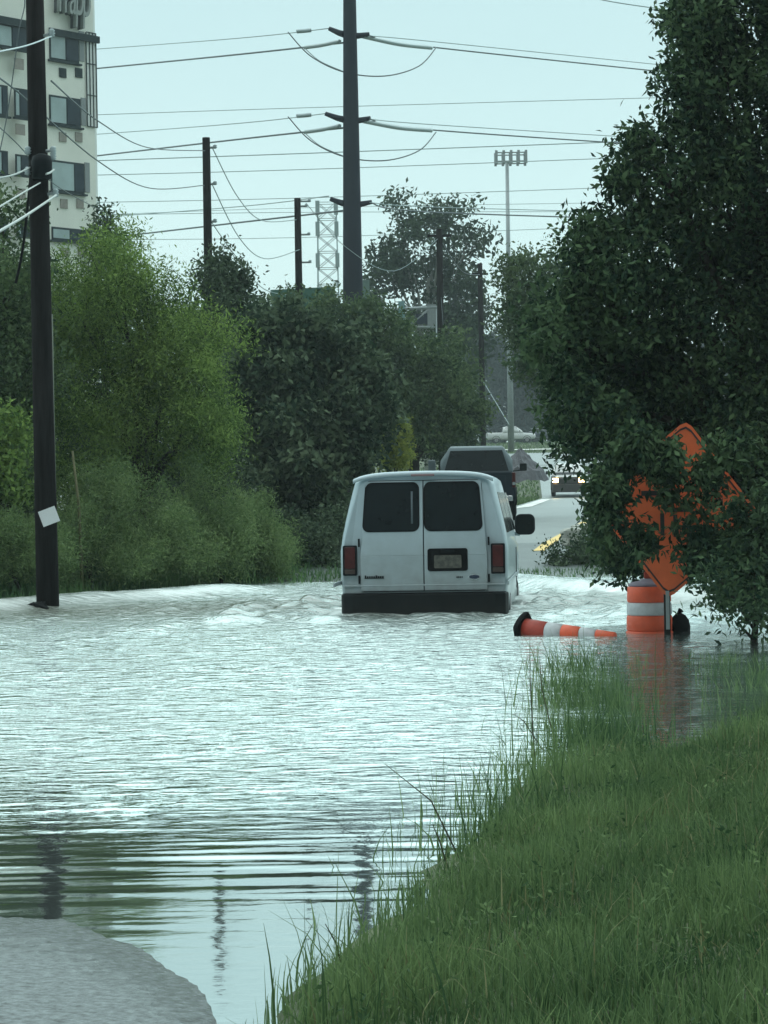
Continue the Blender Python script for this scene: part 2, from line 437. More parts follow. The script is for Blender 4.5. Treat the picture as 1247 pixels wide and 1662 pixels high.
# ---------------------------------------------------------------- flood water
VX, VY, VYAW = .465, 29.4, R(-4.7)
wr = np.random.default_rng(5)
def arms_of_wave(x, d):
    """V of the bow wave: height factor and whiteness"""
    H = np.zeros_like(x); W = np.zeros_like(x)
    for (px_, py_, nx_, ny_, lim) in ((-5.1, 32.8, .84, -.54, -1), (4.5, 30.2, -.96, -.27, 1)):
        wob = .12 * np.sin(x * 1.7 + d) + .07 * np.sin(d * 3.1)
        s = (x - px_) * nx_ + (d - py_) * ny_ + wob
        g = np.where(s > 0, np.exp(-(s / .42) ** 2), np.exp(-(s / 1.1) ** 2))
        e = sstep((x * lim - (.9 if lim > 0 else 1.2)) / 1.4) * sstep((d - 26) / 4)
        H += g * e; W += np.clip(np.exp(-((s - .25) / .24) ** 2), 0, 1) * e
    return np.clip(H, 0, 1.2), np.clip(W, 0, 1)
def van_dist(x, d):
    yw = R(4.7); lx = (x - .45) * math.cos(yw) - (d - 29.4) * math.sin(yw); ly = (x - .45) * math.sin(yw) + (d - 29.4) * math.cos(yw)
    return np.hypot(np.maximum(np.abs(lx) - 1.0, 0), np.maximum(np.maximum(-.12 - ly, ly - 5.3), 0))
def water_z(x, d):
    calm = sstep((d - 9.4) / 5.5)                        # near the kerb the water lies still
    shade = sstep((x - xedge(d) + .25) / .8) * sstep((29 - d) / 3)  # sheltered behind the verge
    mid = sstep((d - 12) / 6)
    n1 = wave_noise(x, d * .8, 70, .13, .50, np.random.default_rng(1), math.pi / 2, 1.25)
    n2 = wave_noise(x, d, 30, .5, 2.4, np.random.default_rng(2), math.pi / 2, .8)
    lines = wave_noise(x, d, 30, .07, .36, np.random.default_rng(3), math.pi / 2, .16) * (.55 + .45 * np.clip(wave_noise(x, d, 10, .8, 3, np.random.default_rng(6)), -1, 2))
    patch = .6 + .4 * wave_noise(x, d, 8, 2, 7, np.random.default_rng(9))
    turb = np.exp(-((d - 31.5) / 4.2) ** 2)
    z = .0088 * n1 * calm * (.5 + .5 * mid) * np.clip(patch, .3, 1.5) * (1 - .6 * shade)
    z += .012 * n2 * calm * mid * (1 - .5 * shade)
    band = sstep((d - 7.4) / .8) * sstep((15.5 - d) / 4)
    z += (.0018 + .0050 * sstep((d - 8.2) / 1.5)) * lines * band * (1 - .4 * shade)
    z += .00012 * n1
    n3 = wave_noise(x, d, 60, .25, 1.3, np.random.default_rng(4))
    vb = van_dist(x, d)
    z += .045 * n3 * np.exp(-(vb / 2.0) ** 2)
    z += .020 * n3 * turb * (1 - .6 * shade)
    # wake beside and behind the van
    cx = VX + (d - VY) * math.tan(-VYAW)
    lat = np.abs(x - cx)
    along = d - VY
    v = np.exp(-((lat - 1.3 - .35 * np.clip(4.5 - along, 0, 30) * .6) / .45) ** 2) * np.where(along > -6, 1, 0) * sstep((6 - along) / 2) * sstep((along + 6) / 5)
    z += .035 * v * (1 + .9 * n3)
    # long smooth bow swell rolling on towards the far bank
    a, _ = arms_of_wave(x, d)
    return z + .15 * a
wx = np.concatenate([np.linspace(-60, -12, 20), np.arange(-11.6, -7, .12), np.arange(-7, 6.5, .035), np.arange(6.5, 12, .12), np.linspace(12.5, 60, 20)])
wd = [2.0]
while wd[-1] < 46: wd.append(wd[-1] + max(.022, min(.075, .0028 * wd[-1])))
water_me = grid_mesh('water', wx, np.array(wd), water_z)
m = bpy.data.materials.new('flood water'); n, b = nodes(m); L = n.links.new
b.inputs['Roughness'].default_value = .06; b.inputs['IOR'].default_value = 1.5; b.inputs['Specular IOR Level'].default_value = .9
t = n.nodes.new('ShaderNodeTexCoord')
z1 = n.nodes.new('ShaderNodeTexNoise'); z1.inputs['Scale'].default_value = .7; z1.inputs['Detail'].default_value = 5
mp1 = n.nodes.new('ShaderNodeMapping'); mp1.inputs['Scale'].default_value = (.6, .35, 1)
L(t.outputs['Object'], mp1.inputs[0]); L(mp1.outputs[0], z1.inputs[0])
rp = n.nodes.new('ShaderNodeValToRGB'); rp.color_ramp.elements[0].position = .35; rp.color_ramp.elements[1].position = .7
rp.color_ramp.elements[0].color = (.07, .085, .08, 1); rp.color_ramp.elements[1].color = (.11, .13, .12, 1)
L(z1.outputs[0], rp.inputs[0])
af = n.nodes.new('ShaderNodeAttribute'); af.attribute_name = 'foam_and_sheen'; am_ = n.nodes.new('ShaderNodeAttribute'); am_.attribute_name = 'mud'
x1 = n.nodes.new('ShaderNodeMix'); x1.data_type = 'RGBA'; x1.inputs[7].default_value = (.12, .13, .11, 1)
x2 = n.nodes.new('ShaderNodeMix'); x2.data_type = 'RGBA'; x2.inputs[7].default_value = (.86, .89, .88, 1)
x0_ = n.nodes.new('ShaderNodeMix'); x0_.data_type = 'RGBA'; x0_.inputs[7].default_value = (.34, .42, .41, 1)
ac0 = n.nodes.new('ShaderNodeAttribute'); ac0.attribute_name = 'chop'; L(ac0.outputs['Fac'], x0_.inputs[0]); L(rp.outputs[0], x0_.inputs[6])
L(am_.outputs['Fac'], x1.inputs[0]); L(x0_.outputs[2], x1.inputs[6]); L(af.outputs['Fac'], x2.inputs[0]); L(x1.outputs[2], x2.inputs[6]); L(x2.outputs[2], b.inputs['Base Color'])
mrr = n.nodes.new('ShaderNodeMapRange'); mrr.inputs['To Min'].default_value = .05; mrr.inputs['To Max'].default_value = .4
L(af.outputs['Fac'], mrr.inputs['Value'])
mp2 = n.nodes.new('ShaderNodeMapping'); mp2.inputs['Scale'].default_value = (5, 9, 5)
L(t.outputs['Object'], mp2.inputs[0])
z2 = n.nodes.new('ShaderNodeTexNoise'); z2.inputs['Scale'].default_value = 1.0; z2.inputs['Detail'].default_value = 4
L(mp2.outputs[0], z2.inputs[0])
sx = n.nodes.new('ShaderNodeSeparateXYZ'); L(t.outputs['Object'], sx.inputs[0])
mr = n.nodes.new('ShaderNodeMapRange'); mr.inputs['From Min'].default_value = 8.0; mr.inputs['From Max'].default_value = 13
mr.inputs['To Min'].default_value = .02; mr.inputs['To Max'].default_value = 1.0
L(sx.outputs['Y'], mr.inputs['Value'])
bp = n.nodes.new('ShaderNodeBump'); bp.inputs['Distance'].default_value = .075
ac_ = n.nodes.new('ShaderNodeAttribute'); ac_.attribute_name = 'chop'; L(ac_.outputs['Fac'], bp.inputs['Strength']); L(z2.outputs[0], bp.inputs['Height']); L(bp.outputs[0], b.inputs['Normal'])
b.inputs['Specular IOR Level'].default_value = 0.0; b.inputs['IOR'].default_value = 1.01; b.inputs['Roughness'].default_value = .8
gl_ = n.nodes.new('ShaderNodeBsdfGlossy'); gl_.inputs['Color'].default_value = (.93, .985, .975, 1); L(mrr.outputs[0], gl_.inputs['Roughness']); L(bp.outputs[0], gl_.inputs['Normal'])
fz = n.nodes.new('ShaderNodeFresnel'); fz.inputs['IOR'].default_value = 1.34; L(bp.outputs[0], fz.inputs['Normal'])
fm = n.nodes.new('ShaderNodeMath'); fm.operation = 'MULTIPLY_ADD'; fm.inputs[1].default_value = .75; fm.inputs[2].default_value = .50; fm.use_clamp = True
L(fz.outputs[0], fm.inputs[0])
fo = n.nodes.new('ShaderNodeMath'); fo.operation = 'MULTIPLY_ADD'; fo.inputs[1].default_value = -.55; fo.inputs[2].default_value = 1.0
L(af.outputs['Fac'], fo.inputs[0]); fq = n.nodes.new('ShaderNodeMath'); fq.operation = 'MULTIPLY'; L(fm.outputs[0], fq.inputs[0]); L(fo.outputs[0], fq.inputs[1])
fo2 = n.nodes.new('ShaderNodeMath'); fo2.operation = 'MULTIPLY_ADD'; fo2.inputs[1].default_value = -.55; fo2.inputs[2].default_value = 1.0
L(am_.outputs['Fac'], fo2.inputs[0]); fq2 = n.nodes.new('ShaderNodeMath'); fq2.operation = 'MULTIPLY'; L(fq.outputs[0], fq2.inputs[0]); L(fo2.outputs[0], fq2.inputs[1])
wm = n.nodes.new('ShaderNodeMixShader'); L(fq2.outputs[0], wm.inputs[0]); L(b.outputs[0], wm.inputs[1]); L(gl_.outputs[0], wm.inputs[2])
L(wm.outputs[0], n.nodes['Material Output'].inputs[0])
M['water'] = m
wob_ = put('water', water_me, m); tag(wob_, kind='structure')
WX, WD = np.meshgrid(wx, np.array(wd)); _, foam_and_sheen = arms_of_wave(WX, WD)
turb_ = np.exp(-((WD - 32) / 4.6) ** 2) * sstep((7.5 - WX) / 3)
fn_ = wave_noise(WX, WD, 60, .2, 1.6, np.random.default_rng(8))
foam_and_sheen = foam_and_sheen * .75 * (.7 + .3 * np.sin(WX * 2.1 + 1)) + np.clip(turb_ * (fn_ - .9) * 1.0, 0, .4)  # crest band: sky reflection painted white into the colour; noise flecks are foam
vd_ = van_dist(WX, WD); foam_and_sheen = foam_and_sheen + np.clip(.15 + .5 * fn_, 0, .7) * np.exp(-(vd_ / .22) ** 2) + np.clip(fn_ - .7, 0, .5) * np.exp(-(vd_ / .9) ** 2)
a_ = water_me.attributes.new('foam_and_sheen', 'FLOAT', 'POINT'); a_.data.foreach_set('value', np.clip(foam_and_sheen, 0, 1).reshape(-1).astype(np.float32))
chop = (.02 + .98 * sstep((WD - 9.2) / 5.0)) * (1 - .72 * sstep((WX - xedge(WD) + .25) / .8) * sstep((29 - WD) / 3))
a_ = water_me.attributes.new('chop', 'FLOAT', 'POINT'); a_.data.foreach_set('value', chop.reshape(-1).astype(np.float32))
a_ = water_me.attributes.new('mud', 'FLOAT', 'POINT'); a_.data.foreach_set('value', turb_.reshape(-1).astype(np.float32))

# ---------------------------------------------------------------- the van
M['van_white'] = mat('white van paint', (.37, .47, .52), .35, spec=.4, var=.05, scale=3, coat=.3)
M['van_dusty'] = mat('dusty white paint', (.345, .435, .48), .45, var=.07, scale=2.5, coat=.1)
M['glass'] = mat('dark tinted glass', (.006, .010, .012), .12, spec=.3, var=.2, scale=5)
M['rubber'] = mat('black rubber', (.006, .007, .008), .8, spec=.1, var=.3, scale=20)
M['black_plastic'] = mat('black plastic', (.005, .008, .010), .6, spec=.12, var=.3, scale=6)
M['red_lens'] = mat('red lens', (.055, .006, .006), .3, spec=.3, var=.3, scale=12, coat=.15)
M['amber_lens'] = mat('dark red lower lens', (.06, .045, .04), .3, spec=.2, var=.2, scale=12)
M['chrome'] = mat('chrome', (.55, .58, .6), .25, metal=1, var=.05)
M['seam'] = mat('door seam shadow gap', (.03, .035, .04), .8, var=.1)
M['plate'] = mat('faded number plate', (.05, .055, .05), .5, var=.5, scale=22, col2=(.11, .11, .09))
M['interior'] = mat('dim grey interior', (.10, .13, .15), .7, var=.2)
M['dark_blue_badge'] = mat('dark badge', (.02, .035, .07), .3, var=.1)
M['steel_rim'] = mat('steel rim', (.22, .22, .22), .5, metal=.6)

def grime(m, z0, z1, amt, col):
    """road spray dried on the lower panels"""
    n, b = nodes(m); L = n.links.new; src = b.inputs['Base Color'].links[0].from_socket
    t = n.nodes.new('ShaderNodeTexCoord'); s_ = n.nodes.new('ShaderNodeSeparateXYZ'); L(t.outputs['Object'], s_.inputs[0])
    nz = n.nodes.new('ShaderNodeTexNoise'); nz.inputs['Scale'].default_value = 7; nz.inputs['Detail'].default_value = 8; L(t.outputs['Object'], nz.inputs[0])
    mr = n.nodes.new('ShaderNodeMapRange'); mr.inputs['From Min'].default_value = z1; mr.inputs['From Max'].default_value = z0; L(s_.outputs['Z'], mr.inputs['Value'])
    mu = n.nodes.new('ShaderNodeMath'); mu.operation = 'MULTIPLY'; L(mr.outputs[0], mu.inputs[0]); L(nz.outputs[0], mu.inputs[1])
    m2 = n.nodes.new('ShaderNodeMath'); m2.operation = 'MULTIPLY'; m2.inputs[1].default_value = amt; L(mu.outputs[0], m2.inputs[0])
    x = n.nodes.new('ShaderNodeMix'); x.data_type = 'RGBA'; x.inputs[7].default_value = (*col, 1); L(m2.outputs[0], x.inputs[0]); L(src, x.inputs[6]); L(x.outputs[2], b.inputs['Base Color'])
grime(M['van_white'], .5, 1.5, 1.0, (.16, .17, .15)); grime(M['van_dusty'], .6, 1.5, 1.0, (.16, .17, .15)); grime(M['black_plastic'], .3, .8, .8, (.04, .04, .035))
def smooth_loft(name, secs, m, parent, caps=True, subsurf=0, bevel=0):
    n = len(secs[0]); mb = MB(); vs = [p for s in secs for p in s]; fs = []
    for i in range(len(secs) - 1):
        for k in range(n):
            fs.append((i * n + k, i * n + (k + 1) % n, (i + 1) * n + (k + 1) % n, (i + 1) * n + k))
    mb.add(vs, fs, True)
    if caps:
        mb.f.append(list(range(n))[::-1]); mb.sm.append(False); mb.f.append([(len(secs) - 1) * n + k for k in range(n)]); mb.sm.append(False)
    return mb.build(name, m, parent, bevel)

def van_half(zb, zt, wb, wbelt, wr_, zbelt, rr=.16):
    """right-hand outline bottom centre -> roof centre, then mirrored"""
    pts = [(0, zb), (wb * .7, zb), (wb - .04, zb), (wb, zb + .05), (wb + .012, zb + .3), (wbelt, (zb + zbelt) / 2 + .1), (wbelt, zbelt)]
    for t in (.25, .5, .75, 1.0):
        z = zbelt + (zt - rr - zbelt) * t
        pts.append((wbelt + (wr_ - wbelt) * (t ** 1.25), z))
    for a in (25, 50, 72):
        pts.append((wr_ - rr * 1.3 * (1 - math.cos(R(a))), zt - rr * .95 + rr * .78 * math.sin(R(a))))
    pts += [(wr_ * .6, zt - .012), (wr_ * .3, zt), (0, zt + .004)]
    return pts + [(-x, z) for x, z in pts[-2:0:-1]]

van = thing('van', (VX, VY, -.415), VYAW, 'white passenger van seen from behind, driving bumper deep through the flood water', 'van')
def lean(z): return .005 + .11 * max(0, (z - 1.12)) / .9
def vsec(y, zt, wr_, k=1.0, zb=.38, wbelt=1.01, zbelt=1.18, flat=False):
    o = []
    for x, z in van_half(zb, zt, .98 * 1.0, wbelt, wr_, zbelt):
        yy = y + (lean(z) if flat else lean(z) * max(0, 1 - y / 1.2))
        o.append((x * k, yy, z))
    return o
secs = [vsec(0.0, 2.06, .82, .955, flat=True), vsec(.03, 2.085, .835, .98, flat=True), vsec(.10, 2.10, .845, .997), vsec(.3, 2.11, .85), vsec(1.5, 2.12, .85), vsec(2.9, 2.11, .85),
        vsec(3.45, 2.06, .83), vsec(3.7, 1.97, .80)]
secs += [vsec(4.1, 1.66, .80, zbelt=1.15), vsec(4.5, 1.34, .82, .99, zbelt=1.1), vsec(4.6, 1.22, .84, .99, zbelt=1.0), vsec(5.0, 1.16, .84, .97, zbelt=.95), vsec(5.3, 1.06, .84, .93, zbelt=.85), vsec(5.38, .95, .8, .88, zbelt=.8)]
body = smooth_loft('body', secs, M['van_white'], van)
# gutter-like roof cap lip over the rear doors
mb = MB()
lip = [(x, 2.055 + .035 * (1 - (x / .84) ** 2) ** .8 if abs(x) < .84 else 2.055) for x in np.linspace(-.84, .84, 25)]
vs = []; fs = []
for i, (x, z) in enumerate(lip):
    drop = -.05 * (abs(x) / .84) ** 6
    for (dy, dz) in ((.085, -.012), (.06, .0), (.075, .03), (.16, .045)):
        vs.append((x, dy, z + dz + drop - .005))
for i in range(len(lip) - 1):
    for k in range(3): fs.append((i * 4 + k, (i + 1) * 4 + k, (i + 1) * 4 + k + 1, i * 4 + k + 1))
mb.add(vs, fs, True); mb.build('roof_lip', M['van_white'], van)
def rear(a, b, t): return (a, lean(b) - .0 - t, b)
def rfn(base): return lambda a, b, t: (a, lean(b) - base - t, b)
# dark gaps between the doors (sit just proud of the body, doors prouder still)
MB().prism(rrect(-.765, .765, .69, 2.02, .06, sk0=.07, sk1=-.07), rfn(.001), .006).build('door_gap', M['seam'], van)
for s in (-1, 1):
    x0, x1 = (-.758, -.006) if s < 0 else (.006, .758)
    k0, k1 = (.07, 0) if s < 0 else (0, -.07)
    def dens(pts):   # densify so the panel follows the lean
        o = []
        for i in range(len(pts)):
            a, b = pts[i], pts[(i + 1) % len(pts)]
            for q in range(4 if abs(a[1] - b[1]) > .3 else 1):
                t = q / (4 if abs(a[1] - b[1]) > .3 else 1); o.append((a[0] + (b[0] - a[0]) * t, a[1] + (b[1] - a[1]) * t))
        return o
    # lower half flat, upper half leaning: two panels meeting at the belt crease
    mb = MB()
    lo = [(x0, .70), (x1, .70), (x1, 1.12), (x0, 1.12)]
    mb.prism(lo, rfn(.004), .014)
    tz = 2.012
    up = [(x0, 1.12), (x1, 1.12)] + [(x1 + k1 * .97, tz - .0), (x0 + k0 * .97, tz)]
    mb.prism(up, rfn(.004), .014)
    dr = mb.build('rear_door', M['van_dusty'], van, bevel=.006)
    wx0, wx1 = (-.72, -.065) if s < 0 else (.025, .695)
    ks0, ks1 = (.045, .0) if s < 0 else (0, -.045)
    fr = MB().prism(rrect(wx0 - .018, wx1 + .018, 1.405, 1.998, .085, 6, ks0, ks1), rfn(.0185), .006).build('window_frame', M['rubber'], dr)
    gl = MB().prism(rrect(wx0, wx1, 1.423, 1.98, .07, 6, ks0, ks1), rfn(.025), .005).build('window', M['glass'], dr)
    # hinges at the outer edge and a handle
    for hz in (.84, 1.28):
        MB().box((s * .775, lean(hz) - .02, hz), (.022, .03, .10)).build('hinge', M['black_plastic'], dr, bevel=.004)
# grey grab bar seen through the left window
MB().tube([(-.135, -.006 + lean(1.47) - .025, 1.50), (-.135, lean(1.9) - .033, 1.885)], .012, 8).build('grab_bar', M['interior'], van)
# lamps
for s in (-1, 1):
    xo = s * .885
    z0 = .89
    hs = MB().prism(rrect(xo - .085, xo + .085, z0, z0 + .36, .015, 3), rfn(-.012), .045).build('tail_light', M['black_plastic'], van, bevel=.006)
    MB().prism(rrect(xo - .062, xo + .062, z0 + .085, z0 + .34, .012, 3), rfn(.031), .008).build('red_lens', M['red_lens'], hs, bevel=.003)
    MB().prism(rrect(xo - .062, xo + .062, z0 + .02, z0 + .075, .01, 3), rfn(.031), .008).build('reversing_lens', M['amber_lens'], hs, bevel=.003)
MB().box((0, .045, 2.078), (.28, .03, .028)).build('high_brake_light', mat('dull red lens', (.20, .13, .14), .3), van, bevel=.006)
# number plate recess in the right door
pl = MB().prism(rrect(.045, .525, .93, 1.20, .03, 4), rfn(.0185), .012).build('plate_recess', M['rubber'], van, bevel=.004)
MB().prism(rrect(.125, .45, .965, 1.12, .012, 3), rfn(.0315), .004).build('number_plate', M['plate'], pl)
MB().box((.285, lean(1.15) - .035, 1.17), (.16, .03, .03)).build('plate_lamp', M['black_plastic'], pl, bevel=.005)
# badges: an unreadable name strip at the left, a small badge and an oval at the right
mb = MB(); rb = random.Random(3)
for i in range(9):
    x = -.70 + i * .026; h = .030 if i in (0, 5) else .02
    mb.box((x, -.021, .86 + h / 2), (.019, .006, h))
mb.box((-.595, -.020, .855), (.235, .005, .009))
mb.build('name_badge', M['black_plastic'], van)
mb = MB()
for i in range(4): mb.box((.395 + i * .02, -.021, .855), (.014, .006, .016))
mb.build('small_badge', M['black_plastic'], van)
ov = MB().prism([(.60 + .068 * math.cos(a), .855 + .031 * math.sin(a)) for a in np.linspace(0, 2 * math.pi, 24, endpoint=False)], rfn(.0185), .007).build('oval_badge', M['chrome'], van)
MB().prism([(.60 + .061 * math.cos(a), .855 + .024 * math.sin(a)) for a in np.linspace(0, 2 * math.pi, 24, endpoint=False)], rfn(.026), .002).build('badge_field', M['dark_blue_badge'], ov)
# sill crease, step bumper
MB().box((0, -.006, .765), (1.94, .02, .022)).build('crease', M['van_white'], van, bevel=.009)
mb = MB()
bp_ = [(-1.0, .05), (-.97, -.07), (-.85, -.12), (.85, -.12), (.97, -.07), (1.0, .05), (1.0, .2), (-1.0, .2)]
mb.prism([(x, y) for x, y in bp_], lambda a, b, t: (a, b, .34 + t), .33)
mb.build('rear_bumper', M['black_plastic'], van, bevel=.02)
MB().prism([(-.98, .0), (-.84, -.11), (.84, -.11), (.98, .0)], lambda a, b, t: (a, b, .6705 + t), .008).build('bumper_step_pad', M['rubber'], van, bevel=.003)
# side windows and front doors
def side(s): return lambda a, b, t: (s * (1.01 - .165 * max(0, min(1, (b - 1.18) / .77)) ** 1.25 + .004 + t), a, b)
for s in (-1, 1):
    for (a0, a1) in ((.35, 1.45), (1.55, 2.65), (2.85, 3.7)):
        poly = []
        for x, z in rrect(a0, a1, 1.28, 1.82, .07, 4): poly.append((x, z))
        # split in strips so the pane follows the curved side
        mb = MB(); zs = [1.3725, 1.565, 1.7575, 1.86]
        for q in range(3):
            i0 = .03 if q == 0 else 0; i1 = .03 if q == 2 else 0
            mb.prism([(a0 + i0, zs[q]), (a1 - i0, zs[q]), (a1 - i1, zs[q + 1]), (a0 + i1, zs[q + 1])], side(s), .004)
        mb.build('side_window', M['glass'], van)
    d_ = MB().tube([(s * 1.022, 2.78, .62), (s * 1.022, 2.78, 1.15)], .006, 5).build('door_seam', M['seam'], van)
    MB().box((s * 1.02, 1.5, .80), (.022, 4.2, .05)).build('side_moulding', M['van_dusty'], van, bevel=.008)
    mr_ = MB().tube([(s * .93, 3.88, 1.32), (s * 1.03, 3.86, 1.30), (s * 1.05, 3.84, 1.38)], [.035, .03, .03], 8).build('wing_mirror', M['van_white' if s > 0 else 'black_plastic'], van)
    MB().prism(rrect(.98, 1.25, 1.29, 1.57, .08, 5, .0, -.0), lambda a, b, t: (s * a, 3.80 + t + .25 * (a - .98) ** 2, b), .11).build('mirror_housing', M['black_plastic'], mr_, bevel=.02)
    MB().prism(rrect(1.005, 1.225, 1.315, 1.545, .06, 5), lambda a, b, t: (s * a, 3.795 + t * .5, b), .004).build('mirror_glass', M['glass'], mr_)
# windscreen
mb = MB(); mb.add([(-.72, 3.73, 1.94), (.72, 3.73, 1.94), (.80, 4.49, 1.38), (-.80, 4.49, 1.38)], [(0, 1, 2, 3)])
ws = mb.build('windscreen', M['glass'], van); ws.location.z = .03
sl_ = ws.modifiers.new('th', 'SOLIDIFY'); sl_.thickness = .01
for s in (-1, 1):
    for y in (1.15, 4.55):
        prof = [(.0, -.12), (.25, -.12), (.345, -.10), (.37, -.04), (.37, .04), (.345, .10), (.25, .12), (0, .12)]
        ty = MB().lathe(prof, (s * .87, y, .37), 28, Matrix.Rotation(R(90), 3, 'Y')).build('wheel', M['rubber'], van)
        MB().lathe([(.0, .0), (.2, .0), (.22, .03), (.2, .04), (0, .02)], (s * .96, y, .37), 20, Matrix.Rotation(R(90 * s), 3, 'Y')).build('rim', M['steel_rim'], ty)
MB().tube([(.55, .5, .42), (.55, -.05, .40)], .03, 8).build('tailpipe', M['galv'], van)

# ---------------------------------------------------------------- pickups and cars on the road
M['truck_dark'] = mat('dark blue-grey paint', (.010, .019, .028), .45, spec=.15, var=.1, coat=.0)
M['truck_pale'] = mat('pale grey roof paint', (.10, .135, .15), .4, spec=.25, var=.08, coat=.0)
M['truck_white'] = mat('white pickup paint', (.66, .70, .70), .35, var=.05, coat=.3)
M['brown_dark'] = mat('dark bumper plastic', (.04, .035, .035), .5, var=.2)
M['silver'] = mat('silver paint', (.55, .56, .55), .3, var=.06, coat=.4)
M['headlamp'] = mat('lit headlamp', (1.0, .66, .26), .3, var=.02, emit=16)
M['navy'] = mat('navy paint', (.02, .03, .05), .3, var=.1)

def pickup(loc, rz, label, paint, roofm, bumperm, group=None, lights=False, towmirrors=False, Lb=5.6, cat='pickup truck', hoodm=None):
    t = thing('pickup_truck', loc, rz, label, cat, group)
    def sec(y, zb, zt, wb, wt):
        r = .06
        return [(-wb + r, y, zb), (wb - r, y, zb), (wb, y, zb + r), (wb, y, zb + (zt - zb) * .55), (wt + .01, y, zt - r), (wt - r * .8, y, zt), (-wt + r * .8, y, zt), (-wt - .01, y, zt - r), (-wb, y, zb + (zt - zb) * .55), (-wb, y, zb + r)]
    bed = 1.75
    # lower body: rear bed, cab base, bonnet (rear at y=0, front at y=Lb)
    smooth_loft('body', [sec(0.0, .52, 1.20, .94, .90), sec(.03, .47, 1.24, .98, .95), sec(bed, .45, 1.24, .99, .96), sec(bed + .03, .45, 1.20, .99, .94), sec(Lb - 1.5, .45, 1.18, .99, .93),
                         sec(Lb - .45, .45, 1.12, .98, .90), sec(Lb - .08, .5, 1.04, .95, .85), sec(Lb, .55, .98, .90, .8)], paint, t)
    if hoodm:
        MB().prism([(-.80, Lb - 1.45), (.80, Lb - 1.45), (.78, Lb - .45), (.70, Lb - .1), (-.70, Lb - .1), (-.78, Lb - .45)], lambda a, b, tt: (a, b, 1.185 - .10 * (max(0, b - (Lb - .5)) / .4) ** 1.2 + tt), .035).build('bonnet', hoodm, t, bevel=.01)
    # open bed
    MB().box((0, bed / 2 + .02, 1.2425), (1.66, bed - .16, .008)).build('bed_cover', M['rubber'], t)
    # cab
    y0, y1 = bed + .02, Lb - 1.35
    cab = smooth_loft('cab', [sec(y0, 1.15, 1.20, .93, .90), sec(y0 + .06, 1.12, 1.60, .92, .78), sec(y0 + .14, 1.12, 1.86, .92, .72), sec(y0 + .4, 1.12, 1.92, .92, .70), sec(y1 - 1.1, 1.12, 1.93, .92, .70), sec(y1 - .8, 1.12, 1.88, .92, .71), sec(y1 - .3, 1.12, 1.5, .92, .82), sec(y1, 1.12, 1.2, .92, .88)], roofm, t)
    MB().add([(-.82, y0 - .012, 1.27), (.82, y0 - .012, 1.27), (.66, y0 + .095, 1.80), (-.66, y0 + .095, 1.80),
              (-.82, y0 + .03, 1.27), (.82, y0 + .03, 1.27), (.66, y0 + .13, 1.80), (-.66, y0 + .13, 1.80)], [(0, 1, 2, 3), (4, 5, 6, 7), (0, 1, 5, 4), (1, 2, 6, 5), (2, 3, 7, 6), (3, 0, 4, 7)]).build('rear_window', M['glass'], t)
    MB().add([(-.70, y1 - .80, 1.855), (.70, y1 - .80, 1.855), (.84, y1 - .03, 1.27), (-.84, y1 - .03, 1.27),
              (-.70, y1 - .85, 1.84), (.70, y1 - .85, 1.84), (.84, y1 - .08, 1.25), (-.84, y1 - .08, 1.25)], [(0, 1, 2, 3), (4, 5, 6, 7), (0, 1, 5, 4), (1, 2, 6, 5), (2, 3, 7, 6), (3, 0, 4, 7)]).build('windscreen', M['glass'], t)
    for s in (-1, 1):
        for (a, b) in ((y0 + .25, y0 + .95), (y0 + 1.05, y1 - .55)):
            a2 = a + .06; b2 = b - (.28 if b > y0 + 1.2 else .03)
            MB().add([(s * .93, a, 1.28), (s * .93, b, 1.28), (s * .775, b2, 1.80), (s * .775, a2, 1.80), (s * .90, a, 1.28), (s * .90, b, 1.28), (s * .74, b2, 1.80), (s * .74, a2, 1.80)],
                     [(0, 1, 2, 3), (4, 5, 6, 7), (0, 1, 5, 4), (1, 2, 6, 5), (2, 3, 7, 6), (3, 0, 4, 7)]).build('side_window', M['glass'], t)
        tl = MB().box((s * .945, .0, 1.02), (.09, .06, .38)).build('tail_light', M['red_lens'], t, bevel=.015)
        MB().box((s * .945, -.032, .93), (.07, .008, .07)).build('reversing_lens', M['chrome'], tl)
        hl = MB().box((s * .74, Lb - .0, .92), (.32 if lights else .26, .10, .24 if lights else .17)).build('headlight', M['headlamp'] if lights else M['chrome'], t, bevel=.03)
        mr = MB().tube([(s * .93, y1 - .45, 1.28), (s * 1.12, y1 - .47, 1.30)], .02, 6).build('wing_mirror', M['black_plastic'], t)
        big = towmirrors and s < 0
        mh = .34 if big else .2
        MB().box((s * 1.2, y1 - .48, 1.30 + mh * .4), (.19, .09, mh)).build('mirror_housing', roofm if big else M['black_plastic'], mr, bevel=.03)
        for y in (1.05, Lb - 1.0):
            prof = [(.0, -.13), (.25, -.13), (.355, -.11), (.38, -.05), (.38, .05), (.355, .11), (.25, .13), (0, .13)]
            ty = MB().lathe(prof, (s * .86, y, .38), 26, Matrix.Rotation(R(90), 3, 'Y')).build('wheel', M['rubber'], t)
            MB().lathe([(.0, .0), (.21, .0), (.23, .03), (.2, .04), (0, .02)], (s * .965, y, .38), 20, Matrix.Rotation(R(90 * s), 3, 'Y')).build('rim', M['steel_rim'], ty)
            mb = MB()
            mb.tube([(s * .995, y + .46 * math.cos(a), .38 + .46 * math.sin(a)) for a in np.linspace(.05, math.pi - .05, 12)], .025, 6)
            mb.build('wheel_arch', M['rubber'], t)
    MB().prism([(-.93, .03), (-.9, -.1), (.9, -.1), (.93, .03)], lambda a, b, tt: (a, b, .50 + tt), .14).build('rear_bumper', bumperm, t, bevel=.02)
